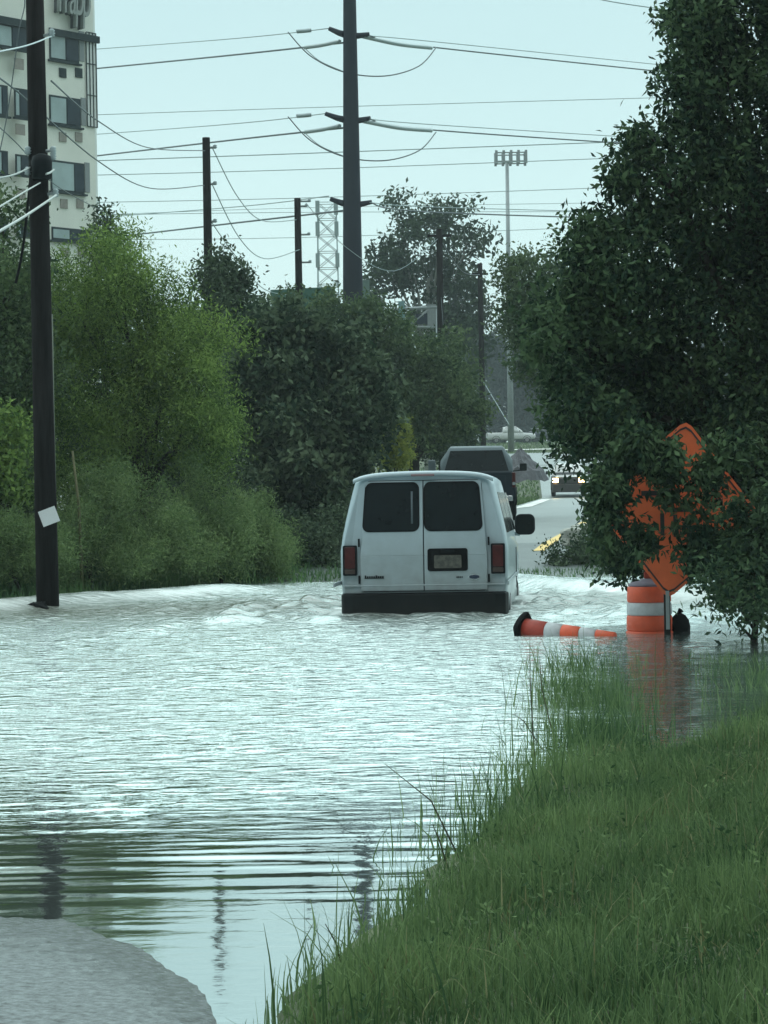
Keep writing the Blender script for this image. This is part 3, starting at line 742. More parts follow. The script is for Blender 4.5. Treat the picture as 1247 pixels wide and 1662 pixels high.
    MB().prism([(-.95, Lb - .05), (-.86, Lb + .10), (.86, Lb + .10), (.95, Lb - .05)], lambda a, b, tt: (a, b, .24 + tt), .45).build('front_bumper', M['brown_dark'], t, bevel=.02)
    MB().box((0, Lb + .01, .88), (1.15, .05, .28)).build('grille', M['brown_dark'], t, bevel=.02)
    MB().box((0, -.012, .92), (1.5, .012, .42)).build('tailgate', paint, t, bevel=.02)
    MB().box((0, -.026, 1.03), (.22, .02, .06)).build('tailgate_handle', M['black_plastic'], t, bevel=.008)
    return t
def gz(x, d): return float(ground(np.array([float(x)]), np.array([float(d)]))[0])
pickup((2.28, 61, .80), R(-3), 'dark pickup truck with pale roof driving just ahead of the white van', M['truck_dark'], M['truck_pale'], M['chrome'], towmirrors=True)
pickup((10.9, 145.6, gz(10.5, 142) + .03), R(176), 'oncoming truck with two lit headlights and silver bonnet, far up the road', M['brown_dark'], M['silver'], M['chrome'], lights=True, hoodm=M['silver'])
wx_ = P(790, 715, 285); pickup((wx_.x, 285, P(822, 719, 285).z - .05), R(-88), 'white crew cab pickup parked side on upon the distant grass slope', M['truck_white'], M['truck_white'], M['chrome'])

# second parked vehicle: small saloon, nose hidden
def saloon(loc, rz, label, paint, roofm):
    t = thing('parked_car', loc, rz, label, 'car')
    def sec(y, zb, zt, w, wt): return [(-w, y, zb), (w, y, zb), (w, y, (zb + zt) / 2), (wt, y, zt), (-wt, y, zt), (-w, y, (zb + zt) / 2)]
    smooth_loft('body', [sec(0, .4, .85, .75, .7), sec(.2, .3, .95, .86, .8), sec(1.2, .28, .98, .88, .84), sec(3.2, .28, .95, .88, .84), sec(4.2, .3, .8, .86, .78), sec(4.5, .4, .65, .7, .65)], paint, t)
    smooth_loft('cabin', [sec(.7, .9, .95, .8, .75), sec(1.2, .9, 1.35, .8, .6), sec(2.2, .9, 1.42, .8, .6), sec(2.9, .9, 1.25, .8, .65), sec(3.4, .85, .95, .8, .7)], M['glass'], t)
    MB().box((0, 1.75, 1.415), (1.15, 1.1, .035)).build('roof', roofm, t, bevel=.01)
    for s in (-1, 1):
        for y in (.9, 3.6):
            MB().lathe([(0, -.1), (.28, -.1), (.32, -.05), (.32, .05), (.28, .1), (0, .1)], (s * .8, y, .32), 20, Matrix.Rotation(R(90), 3, 'Y')).build('wheel', M['rubber'], t)
        MB().box((s * .6, 4.44, .62), (.25, .1, .12)).build('headlight', M['chrome'], t, bevel=.02)
    return t
q = P(866, 713, 300); saloon((q.x - 1.2, 300, q.z - .1), R(-70), 'dark car with a bright roof parked right of the white pickup', M['navy'], M['truck_white'])

# ---------------------------------------------------------------- drum, cone, sign at the right verge
M['orange'] = mat('orange reflective sheeting', (.62, .085, .03), .55, var=.12, scale=9)
M['orange_sign'] = mat('orange sign face', (.66, .12, .035), .5, var=.12, scale=5)
M['orange_dark'] = mat('grubby orange plastic', (.30, .035, .02), .6, var=.25, scale=12)
M['white_refl'] = mat('white reflective sheeting', (.42, .44, .46), .5, var=.12, scale=14)
M['sign_black'] = mat('sign black', (.015, .015, .015), .5, var=.1)

dr = thing('traffic_drum', P(1055, 1041, 24.7) * 1.0, 0, 'upright orange and white striped traffic drum standing in the flood under the orange sign', 'traffic drum')
dr.location.z = -.38; dr.scale = (.88, .88, 1.0)
segs = [('lower_body', .0, .40, 'orange', .285, .27), ('orange_band', .40, .555, 'orange', .262, .258), ('white_band', .555, .685, 'white_refl', .257, .252), ('orange_band', .685, .845, 'orange', .251, .245)]
for nm, a, b_, mm, r0, r1 in segs:
    MB().lathe([(r0 - .012, a), (r0, a + .012), (r0 - .001, (a + b_) / 2), (r1, b_ - .012), (r1 - .012, b_)], n=36).build(nm, M[mm], dr)
MB().lathe([(.235, .845), (.24, .86), (.20, .885), (.10, .90), (.09, .92), (.0, .92)], n=36).build('top_cap', mat('dusty purple grey cap', (.16, .14, .18), .7), dr)
MB().box((0, 0, .955), (.11, .03, .07)).build('handle', M['orange_dark'], dr, bevel=.01)

cn = thing('traffic_cone', P(850, 1030, 24.6), 0, 'tall striped traffic cone lying on its side afloat, black base towards the van', 'traffic cone')
cn.location.z = .045
ax = (P(1012, 1043, 24.0) - P(850, 1030, 24.6)); ax.z = -.045; axn = ax.normalized()
rotm = Vector((0, 0, 1)).rotation_difference(axn).to_matrix()
def cone_r(t): return .125 - .085 * t
Ln = 1.03
bs = MB(); sq = []
for k in range(24):
    a = 2 * math.pi * k / 24; rr_ = .175 / max(abs(math.cos(a)) ** 1, abs(math.sin(a)) ** 1) ** .55
    sq.append((rr_ * .92 * math.cos(a), rr_ * .92 * math.sin(a)))
bs.prism(sq, lambda a, b, t: rotm @ Vector((a, b, -.02 + t)), .055)
bs.build('base', M['rubber'], cn, bevel=.012)
stops = [(0.03, .27, 'orange_dark'), (.27, .44, 'white_refl'), (.44, .63, 'orange'), (.63, .80, 'white_refl'), (.80, 1.0, 'orange')]
for a, b_, mm in stops:
    MB().lathe([(cone_r(a) - .008, a * Ln), (cone_r(a), a * Ln + .006), (cone_r(b_), b_ * Ln - .006), (cone_r(b_) - .008, b_ * Ln)], n=28, mtx=rotm).build('orange_band' if 'orange' in mm else 'white_band', M[mm], cn)

sb = P(1083, 966, 24.3)
sg = thing('road_work_sign', (sb.x, 24.3, -.25), 0, 'orange diamond road work sign on a dark post, half hidden by leaves', 'road sign')
H = .862; cz = sb.z + .25 + H - .02
tilt = Matrix.Rotation(R(7), 3, 'Y')
dia = [(0, -H), (.06, -H + .03), (H - .03, -.06), (H, 0), (H - .03, .06), (.06, H - .03), (0, H), (-.06, H - .03), (-H + .03, .06), (-H, 0), (-H + .03, -.06), (-.06, -H + .03)]
dia = [(a * .96, b) for a, b in dia]
face = MB().prism(dia, lambda a, b, t: tilt @ Vector((a, -.02 + t, b)) + Vector((.11, 0, cz)), .006).build('sign_face', M['orange_sign'], sg)
mb = MB()
def fr(a, b, t): return tilt @ Vector((a, -.024 - t, b)) + Vector((.11, 0, cz))
di = [(a * .93, b * .93) for a, b in dia]; do = [(a * .955, b * .955) for a, b in dia]
nn = len(dia)
for i in range(nn):
    j = (i + 1) % nn
    mb.prism([di[i], di[j], do[j], do[i]], fr, .001)
mb.build('border', M['sign_black'], face)
mb = MB()   # dark strokes of the symbol still visible between the leaves
for (a, b, c_, d_) in ((-.13, -.16, .04, .22), (.0, -.16, .04, .22), (.13, -.16, .04, .22), (.02, .0, .26, .04), (-.22, .14, .30, .05)):
    MB().box(fr(a, b, .001), (c_, .002, d_)).build('symbol_stroke', M['sign_black'], face)
MB().box((0, .02, .55), (.06, .05, 1.7)).build('post', M['black_plastic'], sg)
MB().box((-.0, -.03, .49), (.035, .014, .38)).build('reflector_strip', M['galv'], sg)
mb = MB()
for s in (-1, 1): mb.tube([(.0, .045, cz - H + .12), (s * .42 + .06, .03, cz - .34)], .014, 6)
mb.build('cross_brace', M['galv'], sg)
for s in (-1, 1): MB().tube([(0, .04, .20), (s * .35, -.30, .02)], .018, 6).build('leg', M['galv'], sg)

q = P(1104, 1032, 24.6)
sbag = thing('sandbag', (q.x - .01, 24.75, -.11), 0, 'black lump of a sandbag poking from the water right of the drum', 'sandbag')
mb = MB(); vs = []; 
for i in range(9):
    for k in range(14):
        th = math.pi * i / 8; ph = 2 * math.pi * k / 14
        r_ = 1 + .12 * math.sin(3 * ph + i)
        vs.append((.17 * math.sin(th) * math.cos(ph) * r_ + .05 * math.cos(th), .2 * math.sin(th) * math.sin(ph) * r_, .16 + .26 * math.cos(th) - .25 * max(0, .17 * math.sin(th) * math.cos(ph))))
fs = [(i * 14 + k, i * 14 + (k + 1) % 14, (i + 1) * 14 + (k + 1) % 14, (i + 1) * 14 + k) for i in range(8) for k in range(14)]
mb.add(vs, fs, True).build('bag', M['rubber'], sbag)
MB().tube([(.03, 0, .36), (.04, .0, .43), (.06, .01, .45)], [.05, .03, .045], 8).build('tied_neck', M['rubber'], sbag)

sbag.scale = (.72, .72, .72)
# ---------------------------------------------------------------- poles
def pole(px0, d, ptop, pbot, r0, r1, name, label, m, base_z=None, cat='utility pole', group=None, n=14):
    """ptop, pbot: photo pixels of the axis at the top and at the base"""
    a = P(*ptop, d); b = P(*pbot, d)
    bz = base_z if base_z is not None else gz(b.x, d) - .4
    t = thing(name, (b.x, d, bz), 0, label, cat, group)
    top = a - Vector((b.x, d, bz))
    MB().tube([(0, 0, 0), top * .33, top * .66, top], [r0, r0 + (r1 - r0) * .33, r0 + (r1 - r0) * .66, r1], n).build('shaft', m, t)
    return t, top
UG = 'wooden utility poles along the left of the road'
p1, top1 = pole(0, 33, (54, -160), (78, 975), .155, .115, 'utility_pole', 'nearest thick dark wooden utility pole standing in water at the left, white paper on it', M['pole_wood'], -.5, group=UG)
def onp(o, px, py, d, dx=0, dy=0): return P(px, py, d) - o.location
# hardware on the near pole
for (x, y, L_, up) in ((84, 62, .22, .05), (86, 246, .25, 0), (86, 262, .2, .06), (90, 317, .24, .02), (50, 246, .2, 0), (50, 285, .18, .05)):
    v = onp(p1, x, y, 33); s = 1 if x > 70 else -1
    br = MB().tube([v - Vector((s * L_ * .8, 0, 0)), v + Vector((s * .02, -.08, up))], .022, 7).build('bracket', M['galv'], p1)
    e = v + Vector((s * .02, -.1, up))
    MB().lathe([(.02, -.06), (.045, -.045), (.03, -.03), (.05, -.01), (.03, .005), (.045, .025), (.02, .05)], tuple(e), 14).build('insulator', M['insul'], br)
v = onp(p1, 72, 278, 33)
MB().lathe([(.10, -.14), (.13, -.12), (.14, .1), (.12, .17), (.05, .2)], (v.x, v.y - .2, v.z), 18).build('equipment_can', M['black_plastic'], p1)
MB().tube([onp(p1, 84.5, 510, 33), onp(p1, 87, 650, 33) + Vector((0, -.02, 0)), onp(p1, 90, 800, 33)], .016, 6).build('ground_wire_cover', mat('weathered grey moulding', (.16, .18, .14), .8), p1)
pv = P(83, 838, 33); pv.y = 33 - .19
pap = MB().box((0, 0, 0), (.235, .008, .215), Matrix.Rotation(R(-20), 3, 'Y').to_3x3()).build('paper_notice', mat('white paper', (.62, .66, .68), .7, var=.05))
pap.location = pv; tag(pap, 'small square white paper notice nailed askew to the near pole', 'notice')
mb = MB()
for i in range(5): mb.tube([(-.16 + i * .05, -.02 * i, .0), (.0 + i * .03, .05 * i, .05), (.18, .02 * i - .04, -.01)], [.03, .04, .015], 6)
q = P(55, 982, 32.6); tw = mb.build('debris', M['rubber']); tw.location = (q.x, 32.6, .02)
tag(tw, 'dark clump of driftwood caught at the foot of the near pole', 'debris')

p2, top2 = pole(0, 67, (335, 224), (346, 893), .15, .105, 'utility_pole', 'second wooden utility pole rising bare above the dark round tree', M['pole_wood'], group=UG)
for y in (240, 299, 360):
    v = onp(p2, 340, y, 67)
    br = MB().tube([v - Vector((.12, 0, 0)), v + Vector((.14, 0, 0))], .035, 6).build('bracket', M['galv'], p2)
    MB().lathe([(.03, -.05), (.06, -.02), (.04, 0), (.06, .03), (.02, .06)], (v.x + .16, v.y, v.z + .02), 10).build('insulator', M['insul'], br)
p3, top3 = pole(0, 83, (483, 322), (493, 893), .16, .11, 'utility_pole', 'third wooden utility pole in front of the green highway sign', M['pole_wood'], group=UG)
for (x, y) in ((495, 327), (490, 335), (494, 381), (496, 426)):
    v = onp(p3, x, y, 83)
    br = MB().tube([v - Vector((.2, 0, 0)), v + Vector((.14, 0, 0))], .035, 6).build('bracket', M['galv'], p3)
    MB().lathe([(.03, -.05), (.06, -.02), (.04, 0), (.06, .03), (.02, .06)], (v.x + .16, v.y, v.z + .02), 10).build('insulator', M['insul'], br)
p4, top4 = pole(0, 95, (713, 372), (720, 860), .15, .12, 'utility_pole', 'fourth pole standing dark against the distant tall tree, pale guy guard at its foot', M['pole_wood'], group=UG)
MB().tube([onp(p4, 722, 566, 94.6), onp(p4, 694, 604, 94.2)], .075, 8).build('guy_guard', mat('pale plastic guard', (.50, .56, .55), .6), p4)
MB().tube([onp(p4, 716, 480, 94.9), onp(p4, 722, 566, 94.6)], .012, 5).build('guy_wire', M['wire'], p4)
v = onp(p4, 713, 383, 95); MB().box((v.x, 0, v.z), (.9, .1, .1)).build('crossarm', M['pole_wood'], p4)
p5, top5 = pole(0, 120, (779, 428), (786, 800), .15, .12, 'utility_pole', 'fifth and farthest wooden pole, just left of the slender monopole', M['pole_wood'], group=UG)
v = onp(p5, 779, 445, 120); MB().box((v.x, 0, v.z), (.8, .1, .1)).build('crossarm', M['pole_wood'], p5)

# steel transmission monopole
PD_ = 105; s_ = F / PD_
pn, topn = pole(0, PD_, (563, -420), (576, 770), .54, .14, 'transmission_pole', 'tall tapering dark steel transmission pole with three tiers of short arms', M['steel_dark'], cat='transmission pole', n=12)
arms = []
for (y, xl, xr, xc, yl) in ((53, 534, 600, 565.5, 47), (191, 528, 602, 567, 185), (327, 536, 604, 568.5, 323)):
    for (xx, yy) in ((xl, yl), (xr, y + (3 if y < 100 else 1))):
        a0 = onp(pn, xc, y + 6, PD_); a1 = onp(pn, xx, yy, PD_)
        md = a0.lerp(a1, .5) + Vector((0, 0, -.03))
        MB().tube([a0, md, a1], [.16, .13, .09], 7).build('arm', M['steel_dark'], pn)

# slim antenna monopole
am, topa = pole(0, 240, (823, 262), (830, 745), .33, .17, 'antenna_mast', 'slim pale grey mast topped by a square antenna platform', M['galv'], cat='antenna mast')
pf = thing('x'); bpy.data.objects.remove(pf)
c0 = onp(am, 829, 257, 240); wv = 24 * 240 / F; mb = MB()
for zz in (-.42, .42):
    for s in (-1, 1):
        mb.tube([c0 + Vector((-wv, s * .9, zz)), c0 + Vector((wv, s * .9, zz))], .07, 5)
        mb.tube([c0 + Vector((s * wv, -.9, zz)), c0 + Vector((s * wv, .9, zz))], .07, 5)
fr_ = mb.build('platform_frame', M['galv'], am)
for i in range(5):
    for s in (-1, 1):
        MB().box(c0 + Vector((-wv + i * wv / 2, s * .95, .0)), (.26, .14, 1.3)).build('antenna_panel', M['galv'], fr_, bevel=.03)
MB().tube([c0 + Vector((-.35, 0, -.3)), c0 + Vector((-.25, 0, -.5))], .2, 6).build('collar', M['galv'], am)

# lattice tower
ld = 210; lt = thing('lattice_tower', (P(534, 520, ld).x, ld, gz(-5, ld)), 0, 'faint grey lattice tower behind the transmission pole', 'lattice tower')
ztop = P(530, 330, ld).z - lt.location.z; mb = MB(); hw = .78
def hwz(z): return hw * (1 + .35 * (1 - z / ztop))
zs = np.linspace(0, ztop, 17)
for sx_, sy_ in ((-1, -1), (1, -1), (1, 1), (-1, 1)): mb.tube([(sx_ * hwz(0), sy_ * hwz(0), 0), (sx_ * hwz(ztop), sy_ * hwz(ztop), ztop)], .05, 5)
mb.build('legs', M['wire_far'], lt); mb = MB()
for i in range(16):
    a, b_ = zs[i], zs[i + 1]
    for (x1, y1, x2, y2) in ((-1, -1, 1, -1), (1, -1, 1, 1), (1, 1, -1, 1), (-1, 1, -1, -1)):
        h0, h1 = hwz(a), hwz(b_)
        mb.tube([(x1 * h0, y1 * h0, a), (x2 * h1, y2 * h1, b_)], .028, 4); mb.tube([(x2 * h0, y2 * h0, a), (x1 * h1, y1 * h1, b_)], .028, 4)
        mb.tube([(x1 * h1, y1 * h1, b_), (x2 * h1, y2 * h1, b_)], .03, 4)
mb.build('bracing', M['wire_far'], lt)
for z in (.62, .80, .92, 1.0):
    for s in (-1, 1):
        MB().box((s * hwz(z * ztop), -.9, z * ztop - .5), (.35, .25, 1.2)).build('antenna_panel', M['wire_far'], lt)

# ---------------------------------------------------------------- wires
wire_n = 0
def wire(pts, r, label, m, group, name='power_line', cat='wire'):
    """pts: (px,py,d) triples, smoothed into a hanging curve"""
    W = [P(*p) for p in pts]; out = []
    if len(W) == 2:
        mid = W[0].lerp(W[1], .5) - Vector((0, 0, (W[1] - W[0]).length * .012)); W = [W[0], mid, W[1]]
    n = len(W)
    for i in range(n - 1):
        p0, p1_, p2_, p3_ = W[max(i - 1, 0)], W[i], W[i + 1], W[min(i + 2, n - 1)]
        for k in range(8):
            t = k / 8
            out.append(.5 * ((2 * p1_) + (p2_ - p0) * t + (2 * p0 - 5 * p1_ + 4 * p2_ - p3_) * t * t + (3 * p1_ - p0 - 3 * p2_ + p3_) * t ** 3))
    out.append(W[-1]); o = out[0].copy()
    mb = MB().tube([p - o for p in out], r * (.78 if name == 'power_line' else 1), 5)
    ob = mb.build(name, m); ob.location = o
    return tag(ob, label, cat, group)
G1 = 'conductors of the transmission pole'
for (yl, y0, yr, nm, tail) in ((0, 70, 76, 'top', 120), (138, 208, 210, 'middle', 236), (273, 342, 343, 'lowest', 352)):
    wire([(-60, 133 + yl * 1.0 + (8 if yl else 0), 150), (350, 93 + yl, 120), (560, y0, 105)], .055, 'thick conductor running left from the %s tier of the steel pole' % nm, M['wire'], G1)
    wire([(-60, 96 + yl, 150), (350, 66 + yl, 120), (534, 47 + yl * .995, 105)], .028, 'thin conductor running left from the %s arm tips of the steel pole' % nm, M['wire_far'], G1)
    xr = 600; yr0 = y0 - 11 if yl == 0 else (y0 - 14 if yl < 200 else y0 - 13)
    wire([(xr, yr0, 105), (708, yr + 2, 112), (1180, tail + 8, 135)], .045, 'thick conductor running right from the %s tier of the steel pole' % nm, M['wire'], G1)
    wire([(xr, yr0, 104), (720, yr - 6, 110), (1180, tail - 3, 130)], .025, 'thin conductor running right from the %s tier of the steel pole' % nm, M['wire_far'], G1)
for (dy, nm) in ((0, 'top'), (137, 'middle')):
    wire([(590, 60 + dy, 105), (700, 78 + dy - (3 if dy else 0), 111)], .11, 'pale insulator string right of the %s tier of the steel pole' % nm, M['insul'], 'insulator strings', 'insulator_string', 'insulator')
    wire([(482, 52 + dy, 104), (505, 50 + dy, 104.2)], .09, 'short insulator string left of the %s tier of the steel pole' % nm, M['insul'], 'insulator strings', 'insulator_string', 'insulator')
    wire([(495, 78 + dy, 107), (552, 68 + dy, 105)], .09, 'stout insulator string meeting the shaft at the %s tier' % nm, M['insul'], 'insulator strings', 'insulator_string', 'insulator')
    wire([(468, 53 + dy, 106), (505, 92 + dy, 105.5), (560, 118 + dy, 105), (625, 124 + dy, 105), (680, 108 + dy, 107), (708, 78 + dy, 109)], .035, 'slack jumper loop hanging under the %s tier of the steel pole' % nm, M['wire'], 'jumper loops')
    wire([(496, 80 + dy, 106), (520, 100 + dy, 105.5), (556, 116 + dy, 105)], .025, 'short inner jumper loop left of the %s tier' % nm, M['wire_far'], 'jumper loops')
G2 = 'faint far conductors crossing the sky'
for i, (a, b_, c_, r_) in enumerate(((188, 176, 162, .035), (262, 250, 230, .05), (283, 276, 256, .04), (326, 322, 304, .035), (347, 345, 350, .03), (383, 386, 366, .03), (352, 338, 333, .025))):
    wire([(-40, a + 6, 190), (480, b_, 190), (1180, c_ - 6, 190)], r_, 'faint far conductor, number %s from the top among those crossing behind everything' % ['one', 'two', 'three', 'four', 'five', 'six', 'seven'][i], M['wire_far'], G2)
wire([(900, -30, 160), (965, -2, 160), (1090, 18, 160), (1180, 30, 160)], .045, 'single conductor slanting into the top of the right tree', M['wire_far'], G2)
G3 = 'sagging cables between the wooden poles'
wire([(-30, 110, 30), (30, 150, 33), (160, 262, 45), (245, 306, 57), (333, 301, 67)], .016, 'lower sagging cable from the frame edge to the second pole', M['wire'], G3)
wire([(84, 132, 33), (160, 197, 45), (240, 240, 58), (334, 245, 67)], .016, 'upper sagging cable from the near pole to the second pole', M['wire'], G3)
wire([(-20, 190, 30), (30, 235, 33), (90, 300, 40), (170, 345, 55)], .010, 'thin slanting cable falling behind the near pole toward the willow', M['wire'], G3)
wire([(345, 240, 67), (385, 318, 74), (425, 358, 79), (483, 357, 83)], .018, 'upper slack cable between second and third pole', M['wire_far'], G3)
wire([(345, 300, 67), (388, 385, 74), (430, 420, 79), (488, 405, 83)], .018, 'middle slack cable between second and third pole', M['wire_far'], G3)
wire([(344, 361, 67), (380, 412, 72), (430, 470, 79), (490, 480, 83)], .018, 'lowest slack cable between second and third pole', M['wire_far'], G3)
wire([(497, 330, 83), (560, 400, 88), (640, 440, 92), (713, 386, 95)], .016, 'slack cable from the third pole to the fourth pole', M['wire_far'], G3)
wire([(713, 386, 95), (750, 440, 108), (779, 446, 120)], .018, 'slack cable from the fourth pole to the fifth pole', M['wire'], G3)
wire([(785, 620, 119), (806, 655, 110), (827, 690, 100)], .02, 'thin stay wire slanting down past the mast', M['wire_far'], G3)
G4 = 'service cables at the near pole'
wire([(92, 317, 32.8), (40, 352, 26), (-40, 398, 21)], .015, 'thick white service cable, lowest at the near pole', M['wire_pale'], G4, 'service_cable', 'cable')
wire([(66, 297, 32.7), (35, 315, 28), (-40, 360, 22)], .010, 'white service cable just above the lowest one', M['wire_pale'], G4, 'service_cable', 'cable')
wire([(88, 276, 32.8), (76, 283, 32)], .015, 'short pale cable end at the can on the near pole', M['wire_pale'], G4, 'service_cable', 'cable')
wire([(84, 60, 32.7), (40, 76, 29), (-40, 92, 24)], .010, 'grey cable wrapping the upper near pole', M['insul'], G4, 'service_cable', 'cable')
wire([(-30, -60, 30), (38, -10, 33), (30, 60, 33), (10, 200, 33), (-20, 330, 33)], .008, 'thin dark drop wire left of the near pole', M['wire'], G4, 'service_cable', 'cable')
wire([(52, 262, 33), (49, 300, 33.2), (38, 400, 33.4), (26, 460, 33.5)], .02, 'dark cable hanging beside the near pole', M['rubber'], G4, 'service_cable', 'cable')
wire([(-20, 292, 28), (20, 285, 30), (50, 272, 33)], .012, 'thin pale cable reaching the near pole from the left', M['wire_pale'], G4, 'service_cable', 'cable')

# ---------------------------------------------------------------- building behind the trees at the left
M['stucco'] = mat('cream stucco', (.84, .86, .79), .9, var=.05, scale=.6)
M['stucco_white'] = mat('white stucco', (.88, .92, .90), .9, var=.05, scale=.6)
M['win_dark'] = mat('dark window', (.02, .035, .05), .3, spec=.2, var=.3, scale=1)
M['win_pale'] = mat('pale curtained window', (.34, .44, .45), .3, var=.15, scale=.8)
M['trim_dark'] = mat('dark window trim', (.03, .045, .05), .6, spec=.1)
M['vent'] = mat('tan vent grille', (.30, .28, .25), .7)
M['grey_side'] = mat('grey recess wall', (.26, .29, .30), .8, var=.05)
BD = 118.0
bc = P(158, 400, BD)                     # right-hand corner of the front
bg = gz(bc.x, BD)
hb = thing('hotel_building', (bc.x, BD, bg), R(-50), 'cream multi storey hotel block with dark windows behind the left trees', 'building')
# local frame: +x runs along the front away from the corner (to the left and nearer), y points into the building
def bl(px, py):
    """photo pixel -> (along, up) on the plane of the front"""
    o = Vector((bc.x, BD, 0)); dx = Vector((-math.cos(R(50)), -math.sin(R(50)) * -1 * -1, 0)); dx = Vector((-math.cos(R(50)), -math.sin(R(50)), 0))
    nrm = Vector((dx.y, -dx.x, 0)); c = Vector((0, 0, CH)); ray = P(px, py, 100.0) - c
    k = (o - c).dot(nrm) / ray.dot(nrm); q = c + ray * k
    return (q - o).dot(dx), q.z
hb.rotation_euler = (0, 0, math.atan2(-math.sin(R(50)), -math.cos(R(50))))
def into(a, z, t, d=0): return Vector((a, -(d) - t, z - bg))
# which side is the street side?  camera is at the origin
nl = Vector((0, 1, 0)); nl.rotate(hb.rotation_euler)
SG = 1 if nl.dot(Vector((bc.x, BD, 0))) < 0 else -1     # local y sign that points to the camera
def bbox(a0, a1, z0, z1, y0, y1): return MB().box(((a0 + a1) / 2, SG * (y0 + y1) / 2, (z0 + z1) / 2 - bg), (abs(a1 - a0), abs(y1 - y0), abs(z1 - z0)))
a_pole, _ = bl(84, 100); a_l, _ = bl(50, 100); top = 32.0
bbox(0, 6.2, bg - 1, top, -9, 0).build('front_wing', M['stucco'], hb)
bbox(6.2, 26, bg - 1, top, -9, -.8 + 1.1).build('side_wing', M['stucco'], hb)
bbox(-.35, -.003, bg - 1, top - 1, -9, -.25).build('corner_pier', M['stucco_white'], hb)
bbox(-.6, 26.3, top, top + .5, -9.3, .5).build('roof_parapet', M['stucco_white'], hb)
def win(px0, px1, py0, py1, split=.5, y=0.0, pale_first=True):
    a1, zt = bl(px0, py0); a0, zb = bl(px1, py1); _, zt2 = bl(px1, py0); zt = (zt + zt2) / 2
    _, zb1 = bl(px0, py1); zb = (zb + zb1) / 2
    f = bbox(a0, a1, zb, zt, y + .002, y + .05).build('window', M['trim_dark'], hb)
    sp_ = a0 + (a1 - a0) * (1 - split)
    bbox(sp_ + .06, a1 - .07, zb + .1, zt - .1, y + .052, y + .07).build('pale_pane', M['win_pale'], f)
    bbox(a0 + .07, sp_ - .02, zb + .1, zt - .1, y + .052, y + .07).build('dark_pane', M['win_dark'], f)
    bbox(a0 - .1, a1 + .1, zb - .09, zb + .0, y + .003, y + .16).build('sill', M['trim_dark'], f)
    return a0, a1, zb, zt
for i, (x0, x1, y0, y1, sp_) in enumerate(((80, 128, 50, 101, .55), (80, 131, 158, 205, .55), (82, 137, 263, 313, .7), (84, 142, 371, 392, .5), (84, 142, 478, 522, .5))):
    win(x0, x1, y0, y1, sp_)
    # grey return wall right of each window and the two vents beneath
    a1, zt = bl(x1 + .5, y0 + 1); a0, zb = bl(x1 + 9, y1)
    bbox(a0, a1, zb, zt, .002, .04).build('window_recess', M['grey_side'], hb)
    for vx in (x0 + 22, x0 + 48):
        va, vz = bl(vx, y1 + 18); bbox(va - .22, va + .22, vz - .22, vz + .22, .002, .05).build('vent', M['vent'] if i != 0 else M['trim_dark'], hb)
# white upper-right panel grid
a1, zt = bl(139, 53); a0, zb = bl(157.5, 208)
pg = bbox(a0 + .02, a1, zb, zt, .002, .03).build('glazed_strip', M['stucco_white'], hb)
for k in range(4):
    a = a0 + (a1 - a0) * k / 3; bbox(a - .022, a + .022, zb, zt, .031, .07).build('mullion', M['trim_dark'], pg)
for k in range(4):
    z = zb + (zt - zb) * k / 3; bbox(a0, a1, z - .025, z + .025, .071, .08).build('transom', M['trim_dark'], pg)
for (px0, py0, px1, py1) in ((80, 47, 158, 52),):
    a1, z1 = bl(px0, py0); a0, z0 = bl(px1, py1); bbox(a0, a1, z1 - .32, z1, .05, .2).build('ledge', M['trim_dark'], hb)
for (x0, x1, y0, y1, sp_) in ((-30, 40, 42, 80, .6), (16, 38, 146, 193, .4), (-14, 6, 140, 190, .5), (18, 40, 253, 286, .4), (-14, 6, 246, 284, .5), (20, 44, 358, 385, .3), (-20, 6, 352, 385, .5)):
    win(x0, x1, y0, y1, sp_, .3)
for (vx, vy) in ((24, 106), (26, 212), (27, 316)):
    va, vz = bl(vx, vy); bbox(va - .28, va + .28, vz - .25, vz + .25, .302, .35).build('vent', M['vent'], hb)
a1, z1 = bl(-60, 22); a0, z0 = bl(50, 44); bbox(a0, a1, (z0 + z1) / 2 - .25, (z0 + z1) / 2 + .1, .31, .5).build('ledge', M['trim_dark'], hb)
# raised lettering near the roof, its first letter behind the pole
def text_mesh(txt, size, ext):
    cu = bpy.data.curves.new('t', 'FONT'); cu.body = txt; cu.size = size; cu.extrude = ext; cu.shear = .12; cu.space_character = .82
    o = bpy.data.objects.new('t', cu); sc.collection.objects.link(o)
    me = bpy.data.meshes.new_from_object(o.evaluated_get(bpy.context.evaluated_depsgraph_get())); bpy.data.objects.remove(o)
    return me
M['letter_edge'] = mat('dark grey raised letters', (.07, .08, .09), .6)
M['letter_face'] = mat('pale grey letter faces', (.28, .32, .31), .6)
a1, _ = bl(86, 10); _, zl = bl(118, 27)
for mm, off, dz in (('letter_edge', .10, -.0), ('letter_face', .36, .05)):
    me = text_mesh('rrapp', 2.6, .10); o = put('lettering', me, M[mm], hb)
    sx_ = (a1 - .5) / max(v.co.x for v in me.vertices)
    o.matrix_local = Matrix.Translation((a1 + dz, SG * off, zl - bg)) @ Matrix.Rotation(R(180) if SG > 0 else 0, 4, 'Z') @ Matrix.Rotation(R(90), 4, 'X') @ Matrix.Diagonal((sx_, 1, 1, 1))

